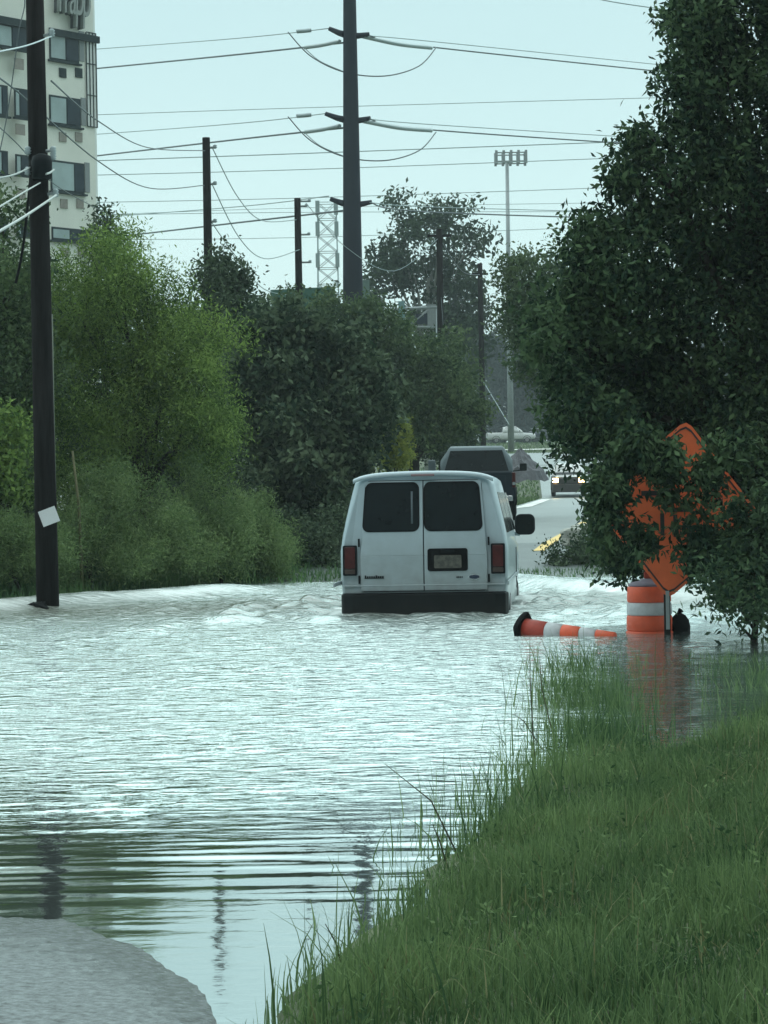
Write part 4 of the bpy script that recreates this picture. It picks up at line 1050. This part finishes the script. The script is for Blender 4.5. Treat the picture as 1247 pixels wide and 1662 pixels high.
# ---------------------------------------------------------------- green guide sign and sign bridge beyond the trees
M['green_panel'] = mat('green sign panel', (.02, .10, .07), .6, var=.12, scale=.5)
M['teal_paint'] = mat('teal painted steel', (.16, .30, .32), .5, var=.1)
d = 128
gs = thing('highway_sign', (P(493, 500, d).x, d, gz(-4, d)), 0, 'big dark green highway guide sign rising above the mid trees', 'highway sign')
z1 = P(493, 468, d).z - gs.location.z; 
MB().box((0, 0, z1 - .85), (3.35, .10, 1.7), Matrix.Rotation(R(-2), 3, 'Y')).build('sign_panel', M['green_panel'], gs, bevel=.02)
for s in (-1, 1): MB().tube([(s * 1.2, .15, 0), (s * 1.2, .15, z1 - .1)], .14, 8).build('post', M['galv'], gs)
MB().tube([(-.9, -.4, z1 + .0), (-.85, 0, z1 + .12)], .05, 5).build('sign_lamp', M['galv'], gs)
g2 = thing('highway_sign', (P(592, 500, d).x, d, gz(-1, d)), 0, 'narrow grey green sign panel beside the steel transmission pole', 'highway sign')
z1 = P(592, 456, d).z - g2.location.z
MB().box((0, 0, z1 - .7), (.55, .1, 1.5)).build('sign_panel', mat('grey green panel', (.10, .17, .15), .6), g2)
MB().tube([(0, .12, 0), (0, .12, z1 - .1)], .1, 8).build('post', M['galv'], g2)
d = 118; c0 = P(680, 515, d)
gb = thing('sign_bridge', (c0.x, d, gz(c0.x, d)), 0, 'pale overhead sign bridge end with teal bracket and diagonal bracing', 'sign gantry')
def gl(x, y): v = P(x, y, d) - gb.location; return v
mb = MB(); mb.tube([gl(618, 503), gl(712, 499)], .09, 6).tube([gl(655, 531), gl(708, 531)], .08, 6).tube([gl(664, 530), gl(702, 497)], .07, 6); mb.build('truss', M['galv'], gb)
MB().box(gl(652, 508), (.30, .3, 1.1)).build('bracket', M['teal_paint'], gb)
MB().box(gl(701, 513), (.42, .12, 1.1)).build('sign_panel', M['galv'], gb)
MB().box(gl(685, 518), (.55, .1, .5)).build('lamp_box', M['navy'], gb)
MB().tube([(gl(712, 500).x, .25, 0), (gl(712, 500).x, .25, gl(712, 498).z)], .14, 8).build('post', M['galv'], gb)

# gravel mound and pale blocks beside the far road
gm = P(838, 762, 100); mb = MB(); vs = [(0, 0, 0)]
hr = np.random.default_rng(4)
rings = 9; nn = 28; vs = []; fs = []
for i in range(rings + 1):
    t = i / rings
    for k in range(nn):
        a = 2 * math.pi * k / nn; r_ = t * (1 + .10 * math.sin(2 * a + 1) + .05 * hr.normal())
        vs.append((1.0 * r_ * math.cos(a), .9 * r_ * math.sin(a), 1.0 * (1 - t) ** 1.05 + .04 * hr.normal() - (.3 if i == rings else 0)))
for i in range(rings):
    for k in range(nn): fs.append((i * nn + k, i * nn + (k + 1) % nn, (i + 1) * nn + (k + 1) % nn, (i + 1) * nn + k))
gp = P(846, 764, 100); mo = mb.add(vs, fs).build('gravel_mound', mat('grey gravel', (.13, .135, .15), .9, var=.3, scale=6)); mo.location = (gp.x, 100, gp.z - .1)
tag(mo, 'grey heap of gravel on the grass just right of the dark truck', 'gravel heap')
def rock(px, py, d, r, label, m, sd, name='concrete_block', cat='concrete block'):
    bm = bmesh.new(); bmesh.ops.create_icosphere(bm, subdivisions=3, radius=1); rr = random.Random(sd)
    ph = [rr.uniform(0, 6) for _ in range(6)]
    for v in bm.verts:
        c = v.co; k = 1 + .16 * math.sin(3 * c.x + ph[0]) + .13 * math.sin(4 * c.y + ph[1]) + .1 * math.sin(5 * c.z + ph[2])
        for q in range(3): c[q] = math.copysign(abs(c[q]) ** .6, c[q])
        v.co = Vector((c.x * r[0] * k, c.y * r[1] * k, c.z * r[2] * k))
    me = bpy.data.meshes.new(name); bm.to_mesh(me); bm.free()
    o = put(name, me, m); o.location = P(px, py, d); tag(o, label, cat); return o
M['rock_pale'] = mat('pale stone', (.42, .44, .40), .9, var=.3, scale=5, bump=.5)
M['rock_dark'] = mat('dark stone', (.06, .07, .075), .8, var=.4, scale=5, bump=.5)
rock(927, 873, 47, (.24, .2, .17), 'pale boulder on top, beside the right tree by the far road', M['rock_pale'], 1, 'boulder', 'boulder')
rock(941, 859, 48, (.15, .15, .12), 'small pale boulder just above the larger pale one', M['rock_pale'], 2, 'boulder', 'boulder')

# ---------------------------------------------------------------- trees
M['leaf_willow'] = leafmat('yellow green leaves', (.045, .095, .025), (.26, .38, .10), .35, gscale=.9)
M['leaf_mid'] = leafmat('mid green leaves', (.025, .055, .024), (.13, .19, .085), .25, gscale=.7)
M['leaf_dark'] = leafmat('dark leaves', (.016, .038, .022), (.11, .155, .09), .2, gscale=.8)
M['leaf_right'] = leafmat('deep green leaves', (.010, .030, .018), (.085, .14, .065), .2, gscale=1.2)
M['leaf_far'] = leafmat('far leaves', (.025, .05, .035), (.07, .11, .06), .2, gscale=.2)
M['leaf_soft'] = leafmat('soft grey green leaves', (.07, .13, .045), (.24, .33, .14), .4, gscale=.6)
M['leaf_yellow'] = leafmat('yellowish leaves', (.12, .17, .03), (.30, .33, .08), .35, gscale=.9)
M['leaf_weed'] = leafmat('weedy stems', (.045, .11, .05), (.14, .25, .09), .3, gscale=.6)
M['grass'] = leafmat('grass blades', (.034, .075, .032), (.18, .265, .11), .35, gscale=1.2)
M['wood_dark'] = leafmat('distant wood', (.016, .028, .03), (.035, .055, .05), .1, gscale=.05)
M['bark_pale'] = mat('pale bark', (.20, .22, .19), .9, var=.3, scale=3)

def base(px, d, dy=0): 
    x = P(px, 800, d).x; return (x, d, gz(x, d))
# left side, nearest first
tree('willow_tree', 'large bright yellow green willow-like tree just right of the near pole', base(235, 43.5),
     [LB(190, 450, 60, 75, 43, 1.0), LB(120, 500, 60, 80, 43.5, 1.2), LB(215, 560, 110, 100, 43.5, 1.6), LB(300, 570, 85, 75, 43, 1.2), LB(335, 640, 55, 90, 42.5, 1.0),
      LB(150, 640, 100, 110, 43, 1.5), LB(260, 690, 110, 90, 43, 1.5), LB(250, 470, 60, 55, 43.5, 1.0), LB(190, 395, 35, 35, 43.5, .6), LB(345, 720, 45, 70, 42.3, .9), LB(130, 770, 80, 60, 42.5, 1.2)],
     2400, 42, .085, .16, M['leaf_willow'], M['bark'], .16, seed=3, wratio=.28, droop=.5, clumpvar=.45, group='trees along the left bank')
tree('broadleaf_tree', 'light green leafy tree cut by the left frame edge behind the near pole', base(10, 41),
     [LB(15, 470, 60, 80, 41, 1.2), LB(30, 600, 60, 90, 41, 1.2), LB(5, 360, 45, 45, 41.5, .7), LB(-60, 500, 90, 150, 42, 1.6), LB(20, 800, 60, 80, 40, 1.0), LB(-70, 720, 80, 120, 41, 1.5)],
     1100, 40, .10, .17, M['leaf_mid'], M['bark'], .15, seed=4, clumpvar=.5, group='trees along the left bank')
tree('broadleaf_tree', 'pale fresh green bush low at the left frame edge', base(5, 38.2),
     [LB(12, 740, 38, 62, 38.2, .6), LB(-30, 770, 45, 90, 38.2, .7), LB(20, 690, 25, 25, 38, .4)], 240, 40, .10, .12, M['leaf_willow'], M['bark'], .06, seed=5, cat='bush', group='bushes at the water edge')
tree('round_tree', 'dark round dense tree beneath the top of the second pole', base(352, 58),
     [LB(350, 455, 46, 46, 58, 1.0), LB(372, 520, 50, 55, 58, 1.0), LB(340, 540, 50, 60, 58, 1.0), LB(385, 470, 18, 25, 58, .5), LB(380, 600, 60, 80, 58, 1.4)],
     620, 40, .12, .17, M['leaf_dark'], M['bark'], .18, seed=6, group='trees along the left bank')
tree('small_tree', 'tiny dark treetop showing at the foot of the hotel corner', base(172, 62),
     [LB(173, 355, 17, 25, 62, .5), LB(172, 420, 30, 60, 62, .8), LB(172, 500, 40, 60, 62, 1)], 160, 34, .13, .16, M['leaf_dark'], M['bark'], .12, seed=7, group='trees along the left bank')
tree('dark_tree', 'broad dark tree with clumped leaves between the willow and the van', base(500, 52),
     [LB(440, 570, 65, 65, 52, 1.4), LB(510, 570, 80, 60, 52.5, 1.4), LB(470, 660, 85, 85, 51.5, 1.6), LB(560, 640, 70, 75, 52, 1.4), LB(560, 740, 60, 70, 51.5, 1.2), LB(470, 770, 75, 80, 51, 1.4), LB(515, 830, 55, 45, 50.5, 1), LB(430, 520, 30, 30, 53, .6), LB(600, 690, 35, 60, 52.5, 1), LB(410, 700, 50, 90, 51.5, 1.2)],
     1250, 34, .17, .17, M['leaf_dark'], M['bark'], .22, seed=8, clumpvar=.8, group='trees along the left bank')
tree('broadleaf_tree', 'mid green tree in front of the green highway sign', base(560, 78),
     [LB(470, 530, 50, 45, 78, 1.2), LB(540, 530, 60, 48, 78, 1.4), LB(600, 545, 55, 55, 78, 1.4), LB(500, 600, 80, 60, 79, 1.5), LB(410, 520, 30, 34, 79, .8)],
     620, 40, .16, .22, M['leaf_mid'], M['bark'], .2, seed=9, clumpvar=.4, group='trees along the left bank')
tree('broadleaf_tree', 'rounded mid green tree left of the fourth pole above the dark truck', base(670, 80),
     [LB(650, 580, 60, 60, 80, 1.6), LB(705, 620, 65, 60, 81, 1.6), LB(640, 670, 55, 60, 79, 1.4), LB(745, 670, 48, 50, 82, 1.4), LB(700, 690, 60, 40, 80, 1.2), LB(735, 600, 40, 50, 84, 1.2), LB(600, 620, 50, 60, 80, 1.4)],
     900, 42, .16, .22, M['leaf_mid'], M['bark'], .2, seed=10, clumpvar=.4, group='trees along the left bank')
tree('shrub', 'small yellow green shrub rising just above the van roof', base(645, 60),
     [LB(645, 712, 24, 26, 60, .5), LB(640, 745, 32, 24, 60, .6), LB(628, 735, 18, 26, 60, .4)], 150, 40, .09, .10, M['leaf_yellow'], M['bark'], .05, seed=11, cat='shrub')
tree('shrub', 'grey green low bushes behind the dark truck, left side', base(710, 90),
     [LB(700, 720, 55, 30, 90, 1.2), LB(745, 715, 40, 25, 92, 1)], 220, 40, .14, .2, M['leaf_far'], M['bark'], .06, seed=12, cat='shrub')
tree('tall_tree', 'tall open crowned distant tree with sky showing through, right of the steel pole', base(700, 152),
     [LB(655, 375, 45, 40, 152, 2), LB(720, 350, 45, 34, 152, 2), LB(760, 385, 40, 40, 152, 2), LB(640, 440, 50, 45, 152, 2.5), LB(700, 440, 50, 50, 153, 2.5), LB(760, 470, 38, 60, 152, 2), LB(610, 470, 40, 50, 152, 2), LB(640, 330, 20, 18, 152, 1), LB(700, 520, 70, 50, 152, 2.5), LB(770, 560, 34, 70, 152, 2)],
     340, 42, .36, .34, M['leaf_far'], M['bark_pale'], .35, seed=13, shell=.35, clumpvar=.4)
tree('broadleaf_tree', 'olive tree behind the slim antenna mast, next to the big right tree', base(1010, 75),
     [LB(845, 450, 45, 40, 75, 1.2), LB(870, 510, 55, 60, 75, 1.4), LB(840, 530, 34, 50, 75, 1), LB(900, 470, 50, 60, 76, 1.5), LB(885, 600, 45, 70, 76, 1.3), LB(930, 560, 60, 90, 77, 1.5), LB(815, 440, 18, 24, 75, .6)],
     560, 42, .14, .20, M['leaf_mid'], M['bark'], .11, seed=14, clumpvar=.4)
SB = 'soft bushes along the left water edge'
for i, (px, d, lobes, lab) in enumerate((
    (150, 39.5, [(120, 880, 60, 70, 39), (170, 850, 55, 80, 39.5), (80, 900, 50, 50, 38)], 'soft grey green bush just right of the near pole at the waterline'),
    (250, 40.5, [(230, 830, 70, 80, 40.5), (270, 880, 60, 60, 39.8), (215, 900, 50, 45, 39.3)], 'soft tall bush beneath the middle of the willow'),
    (350, 41.5, [(330, 840, 60, 85, 41.5), (370, 870, 55, 60, 41), (310, 900, 50, 40, 40.4)], 'soft bush beneath the right side of the willow'),
    (430, 42.6, [(410, 870, 45, 60, 42.4), (445, 895, 30, 42, 42.3)], 'small rounded bush ending the row of soft bushes on the right'),
    (30, 37.6, [(30, 890, 60, 60, 37.6), (-30, 880, 60, 80, 37.6)], 'soft bush cut by the left frame edge below the bright bush'))):
    tree('bush', lab, base(px, d), [LB(*l[:4], l[4], .8) for l in lobes], 520, 46, .075, .13, M['leaf_soft'], M['bark'], .04, seed=50 + i, cat='bush', group=SB, wratio=.22, droop=-.2, clumpvar=.3)
tree('dark_tree', 'dark backing tree filling the gap behind the willow', base(180, 50), [LB(120, 620, 110, 120, 49, 1.6), LB(250, 700, 110, 110, 49, 1.6), LB(150, 780, 120, 90, 48, 1.5), LB(330, 780, 90, 90, 48, 1.4), LB(20, 700, 90, 140, 48, 1.6), LB(60, 560, 70, 90, 49, 1.4)],
     900, 44, .14, .20, M['leaf_dark'], M['bark'], .2, seed=60, group='trees along the left bank')
tree('bush', 'low dark brush at the waterline between the soft bushes and the van', base(510, 46.5), [LB(490, 880, 50, 45, 46, .9), LB(545, 880, 40, 50, 46.5, .9), LB(520, 915, 60, 22, 45.4, .7), LB(580, 860, 40, 60, 47.5, .9)], 420, 40, .09, .14, M['leaf_dark'], M['bark'], .05, seed=61, cat='bush')
tree('bush', 'dark scrub on the far shore behind the lying cone, below the pale boulder', base(940, 45), [LB(925, 912, 42, 26, 45, .7), LB(975, 895, 50, 40, 45.5, .8), LB(1020, 900, 50, 40, 45, .8)], 420, 34, .08, .12, M['leaf_dark'], M['bark'], .04, seed=62, cat='bush')
# the big right-hand tree overhanging sign and water
RT = [LB(1200, 40, 120, 100, 26.5, 1.0), LB(1130, 60, 55, 60, 26, .5), LB(1120, 150, 45, 60, 26, .5), LB(1190, 200, 90, 110, 26.5, 1), LB(1075, 290, 70, 80, 26, .7), LB(1180, 340, 120, 120, 26.5, 1.1), LB(1020, 420, 80, 90, 26, .8),
      LB(960, 470, 55, 70, 26, .6), LB(905, 560, 55, 90, 26, .6), LB(1010, 560, 100, 110, 26.5, 1.0), LB(1150, 540, 140, 140, 26.8, 1.3), LB(960, 680, 70, 80, 26, .8), LB(1080, 700, 110, 110, 26.8, 1.0), LB(1210, 720, 110, 130, 26.5, 1.1),
      LB(1000, 800, 45, 80, 26, .6), LB(1030, 860, 60, 70, 26.3, .6), LB(1200, 860, 100, 90, 26, .9), LB(935, 640, 40, 60, 25.8, .4), LB(1040, 220, 24, 30, 26, .3), LB(1120, 860, 80, 80, 26.6, .6), LB(1010, 900, 40, 34, 26.4, .4),
      LB(1350, 100, 130, 160, 26.5, 1.3), LB(1370, 400, 150, 180, 26.5, 1.5), LB(1350, 720, 140, 170, 26.5, 1.4), LB(1250, -90, 140, 110, 26.5, 1.4), LB(1450, 300, 120, 200, 27, 1.4)]
RTF = [LB(985, 810, 36, 60, 23.6, 2e-1, .28), LB(1075, 745, 32, 42, 23.7, .2, .22), LB(1150, 770, 30, 60, 23.7, 2e-1, .12), LB(1040, 875, 26, 38, 23.6, .2, .10), LB(1145, 890, 40, 40, 23.6, .2, .20), LB(1205, 850, 40, 60, 23.5, .3, .14), LB(1085, 800, 20, 18, 23.7, .12, .05), LB(1215, 930, 60, 60, 23.4, .4, .5), LB(1030, 730, 40, 50, 23.7, .2, .2), LB(1190, 730, 40, 36, 23.6, .2, .10), LB(1110, 830, 40, 90, 23.8, .15, .05)]
ot = tree('overhanging_tree', 'huge dark leafy tree at the right hanging over the sign and the water', (4.95, 27, .1 - .4), RT, 6400, 32, .090, .115, M['leaf_right'], M['bark'], .24, seed=15, clumpvar=.75, wratio=.45, droop=.5, shell=.6)
_o = Vector((4.95, 27, -.3))
foliage_local('hanging_leaves', [(tuple(Vector(c_) - _o), q_, w_) for c_, q_, w_ in RTF], 560, 30, .090, .062, M['leaf_right'], ot, zmin=.35, seed=77, clumpvar=.6, wratio=.45, droop=.8, shell=.2)
tree('leafy_branch_bush', 'low bush with green leaves dipping into the water at the right edge', (P(1225, 950, 23).x, 23, -.3),
     [LB(1225, 930, 55, 55, 23, .5), LB(1260, 880, 60, 80, 23.4, .6), LB(1170, 950, 36, 30, 22.8, .3), LB(1240, 1000, 50, 30, 22.6, .4)], 240, 28, .085, .12, M['leaf_right'], M['bark'], .04, seed=16, cat='bush', wratio=.35, droop=.3)

# distant wood as one mass, up the slope
def zone_wood():
    r = np.random.default_rng(21); N = 1500
    px = r.uniform(330, 1400, N); d = r.uniform(330, 380, N); u = (px - 623) * d / F
    h = 19 + 4 * np.sin(px / 37) + 3 * np.sin(px / 13 + 1)
    z = gz(0, 340) + r.uniform(0, 1, N) ** .8 * h * np.where(px < 560, .4, .8)
    cc = np.stack([u, d, z], 1); n = 26; idx = np.repeat(np.arange(N), n)
    pos = cc[idx] + r.normal(size=(N * n, 3)) * .9
    t = np.clip(r.normal(.4, .2, N)[idx] + r.normal(0, .1, N * n), 0, 1)
    o = put('distant_wood', fast_mesh('distant_wood', leaf_quads(pos, .9, .6, .2, r), 4, t), M['wood_dark'])
    tag(o, 'dark bluish wood far off beyond the road', 'wood', kind='stuff')
    for i in range(16):
        x = r.uniform(800, 960); b_ = base(x, 326 + r.uniform(0, 4))
        t_ = MB().tube([(0, 0, 0), (.1, 0, 7), (r.uniform(-.4, .4), 0, 16)], [.22, .18, .1], 6).build('tree_trunk', M['bark_pale'] if i % 3 == 0 else M['bark']); t_.location = b_
        tag(t_, 'slender bare trunk standing before the far dark wood', 'tree trunk', 'trunks before the far wood')
zone_wood()
tree('dark_tree', 'dense dark distant tree closing the view beyond the parked white pickup', (P(850, 700, 315).x, 315, gz(15, 315)),
     [LB(820, 640, 34, 60, 315, 3), LB(860, 620, 40, 70, 316, 3), LB(905, 630, 40, 70, 315, 3), LB(800, 590, 30, 44, 317, 3), LB(880, 560, 40, 40, 317, 3), LB(840, 690, 60, 22, 314, 2)], 420, 44, .6, .62, M['wood_dark'], M['bark'], .4, seed=88, clumpvar=.4)

# ---------------------------------------------------------------- weeds, grass
def weeds():
    r = np.random.default_rng(31); N = 42000
    px = r.uniform(-40, 475, N) ; d = r.uniform(36, 43.5, N)
    px = np.where(r.random(N) < .55, 470 - np.abs(r.normal(0, 110, N)), px)
    x = (px - 623.5) * d / F
    s = -((x + 6.2) * (44 - 35.6) - (d - 35.6) * (4.7)) / math.hypot(4.7, 8.4)
    ok = (s > -.15) & (s < 3.2); x = x[ok]; d = d[ok]; px = px[ok]; s = s[ok]
    hmax = np.interp(px, [-40, 100, 200, 300, 380, 440, 478], [.8, .9, 1.0, 1.0, .9, .6, .3])
    h = hmax * r.uniform(.25, 1, len(x)) * (.55 + .45 * np.clip(s, 0, 1.5) / 1.5) * (1 + .25 * np.sin(x * 5) * np.sin(d * 3))
    b_ = np.stack([x, d, np.maximum(ground(x, d), -.3)], 1)
    tint = np.clip(.45 + .3 * np.sin(x * 2.3 + d) + r.normal(0, .22, len(x)), 0, 1)
    o = blades('tall_weeds', b_, h, r.uniform(.012, .03, len(x)), .28, M['leaf_weed'], r, tint=tint)
    tag(o, 'dense feathery weeds along the left water edge', 'weeds', kind='stuff')
weeds()
def stems():
    r = np.random.default_rng(41)
    L = [((118, 732), (133, 915), 38.5, .03, 'pale yellow broken reed stalk right of the near pole', (.10, .10, .045))]
    for (a, b_, d, rr_, lab, c) in L:
        w0 = P(*b_, d); o = MB().tube([P(*b_, d) - w0 - Vector((0, 0, .4)), (P(*a, d) - w0) * .5 + Vector((.03, 0, 0)), P(*a, d) - w0], [rr_, rr_ * .8, rr_ * .6], 6).build('reed_stalk', mat('dry stalk', c, .8, var=.4, scale=10))
        o.location = w0; tag(o, lab, 'stalk')
stems()
def shore():
    """low grass, brush and litter along the far shore and under the trees"""
    r = np.random.default_rng(51); N = 60000
    d = r.uniform(41.3, 62, N) ** 1.0; x = r.uniform(-7, 11, N)
    c = road_c(d); keep = (np.abs(x - c - 0.3) > 3.6) | (d < 43.6); 
    x = x[keep]; d = d[keep]
    z = ground(x, d); ok = (z > -.12) & ~((x > -1.2) & (x < 2) & (d < 41.8)); x, d, z = x[ok], d[ok], z[ok]
    h = r.uniform(.05, .30, len(x)) * np.where(x < 1, 1.9, 1) * np.where(np.abs(x - road_c(d)) < 3.6, .55, 1)
    o = blades('shore_grass', np.stack([x, d, z], 1), h, r.uniform(.012, .03, len(x)), .5, M['leaf_weed'], r, seg=2)
    tag(o, 'rough grass along the far shore of the flood', 'grass', kind='stuff')
    # far verge between truck and white edge line, and slope below the parked pickup
    N = 60000; d = np.concatenate([r.uniform(60, 125, N // 2), r.uniform(125, 300, N // 2)]); x = np.concatenate([r.uniform(-8, 16, N // 2), r.uniform(2, 40, N // 2)])
    keep = ((d > 232) & ((d < 245.5) | (d > 249.5))) | ((x < road_c(d) - 3.7) & (d < 199)); x, d = x[keep], d[keep]; z = ground(x, d)
    o = blades('verge_grass', np.stack([x, d, z], 1), r.uniform(.10, .28, len(x)), np.where(d > 125, .10, .05), .6, M['grass'], r, seg=2)
    tag(o, 'mown grass on the far verge and slope', 'grass', kind='stuff')
shore()
def verge():
    r = np.random.default_rng(61)
    def lay(N, x0, x1, d0, d1, f, hh, ww, name, lab, lean=.45, zmin=-.5, tintb=.5):
        x = r.uniform(x0, x1, N); d = r.uniform(d0, d1, N); k = f(x, d) > r.random(N)
        x, d = x[k], d[k]; z = np.maximum(ground(x, d), zmin)
        pn_ = wave_noise(x, d, 30, .3, 1.6, np.random.default_rng(77))
        h = hh(x, d) * r.uniform(.35, 1.0, len(x)) * np.clip(1 + .55 * pn_, .25, 2.6)
        w_ = r.uniform(ww * .6, ww * 1.4, len(x))
        t = np.clip(tintb + .20 * pn_ + .20 * wave_noise(x, d, 20, .8, 3, np.random.default_rng(78)) + r.normal(0, .2, len(x)), 0, 1)
        o = blades(name, np.stack([x, d, z], 1), h, w_, lean, M['grass'], r, tint=t)
        tag(o, lab, 'grass', kind='stuff')
    e = lambda x, d: x - xedge(d)
    # dense turf on the bank
    lay(260000, -1, 4.6, 4.8, 19.5, lambda x, d: sstep((e(x, d) + .02) / .35) * sstep((14.6 + np.clip(x - 1.5, 0, 3) * 2.6 - d) / 4.5) * np.clip(1.5 - d / 16, .4, 1),
        lambda x, d: .12 + .03 * sstep((e(x, d)) / 1.5), .0055, 'bank_grass', 'thick green grass on the bank in the right foreground')
    # tall seeding stems at the water edge, running out into the flood
    def edge(x, d): return np.exp(-((e(x, d) - np.interp(d, [6, 10], [.30, .14])) / np.interp(d, [6, 10], [.16, .28])) ** 2) * sstep((22.5 - d) / 4)
    lay(20000, -1, 3.2, 5.5, 22.5, edge, lambda x, d: .24 + .10 * np.sin(d * 1.3), .006, 'edge_grass', 'taller ragged grass stems along the water edge', .35, -.12, .35)
    def clump(x, d): return np.exp(-((x - (.30 + .062 * d)) / .24) ** 2) * sstep((d - 12.5) / 1.5) * sstep((21 - d) / 4)
    lay(34000, .4, 2.4, 12.5, 21, clump, lambda x, d: .33 + .1 * np.sin(d * 2), .008, 'flooded_grass', 'clump of grass standing out of the water below the drum', .3, -.15, .3)
    # sparse drowned grass to the right
    lay(26000, 1.5, 5.0, 13, 21, lambda x, d: sstep((x - .45 - .09 * d) / .7) * .9, lambda x, d: .24 + 0 * x, .011, 'drowned_grass', 'sparse dark grass poking from the shaded water at the right', .4, -.15, .25)
    N = 15000; x = r.uniform(-1, 4.6, N); d = r.uniform(4.8, 19, N)
    cl = sstep((wave_noise(x, d, 24, .25, 1.2, np.random.default_rng(90)) + .3) / 1.2)
    k = (sstep((e(x, d) - .05) / .35) * sstep((14.6 + np.clip(x - 1.5, 0, 3) * 2.6 - d) / 4.5) * cl) > r.random(N); x, d = x[k], d[k]
    tag(blades('dry_grass', np.stack([x, d, ground(x, d)], 1), r.uniform(.06, .19, len(x)), r.uniform(.003, .007, len(x)), .7, M['leaf_straw'], r), 'dry straw coloured blades mixed through the bank grass', 'grass', kind='stuff')
    # broad leaved weeds scattered through the turf
    N = 900; x = r.uniform(-.6, 4, N); d = r.uniform(5.2, 16, N); k = (e(x, d) > .15) & (d < 14 + np.clip(x - 1.5, 0, 3) * 2.0); x, d = x[k], d[k]
    idx = np.repeat(np.arange(len(x)), 16); hgt = r.uniform(.05, .16, len(x))[idx]
    pos = np.stack([x[idx] + r.normal(0, .035, len(idx)), d[idx] + r.normal(0, .035, len(idx)), ground(x, d)[idx] + hgt * r.uniform(.2, 1.1, len(idx))], 1)
    tt = np.clip(r.normal(.42, .3, len(x))[idx] + r.normal(0, .12, len(idx)), 0, 1)
    tag(put('bank_weeds', fast_mesh('bank_weeds', leaf_quads(pos, .024, .4, -.1, r), 4, tt), M['grass']), 'small leafy weeds growing through the bank grass', 'weeds', kind='stuff')
    # a few long dead stalks leaning over the water
    for i, (a, b_, c) in enumerate((((758, 1385), (700, 1300), (625, 1240)), ((735, 1400), (712, 1360), (703, 1340)), ((566, 1575), (545, 1530), (528, 1500)), ((885, 1200), (850, 1170), (835, 1160)), ((870, 1240), (862, 1130), (860, 1080)), ((905, 1200), (880, 1120), (876, 1065)))):
        d = CH * F / (a[1] + 20 - 812); w0 = P(*a, d)
        o = MB().tube([Vector((0, 0, -.08)), P(*b_, d) - w0, P(*c, d - .1) - w0], [.004, .003, .0012], 5).build('grass_stalk', M['leaf_dry'])
        o.location = w0; tag(o, 'long thin stalk leaning out over the water from the right bank', 'stalk', 'long stalks over the water')
M['leaf_straw'] = leafmat('straw blades', (.09, .10, .04), (.28, .28, .15), .3)
M['leaf_dry'] = mat('dry stalk brown green', (.06, .065, .035), .8, var=.4, scale=10)
verge()

# ---------------------------------------------------------------- damp air over the whole place
hz = MB().box((0, 150, 14), (700, 520, 36.2)).build('haze', None)
hm = bpy.data.materials.new('haze'); hm.use_nodes = True; hn = hm.node_tree; hn.nodes.clear()
pv_ = hn.nodes.new('ShaderNodeVolumePrincipled'); pv_.inputs['Color'].default_value = (.80, .90, .92, 1)
pv_.inputs['Density'].default_value = .0005; pv_.inputs['Anisotropy'].default_value = .2
ho = hn.nodes.new('ShaderNodeOutputMaterial'); hn.links.new(pv_.outputs[0], ho.inputs['Volume'])
hz.data.materials.append(hm); tag(hz, kind='stuff')
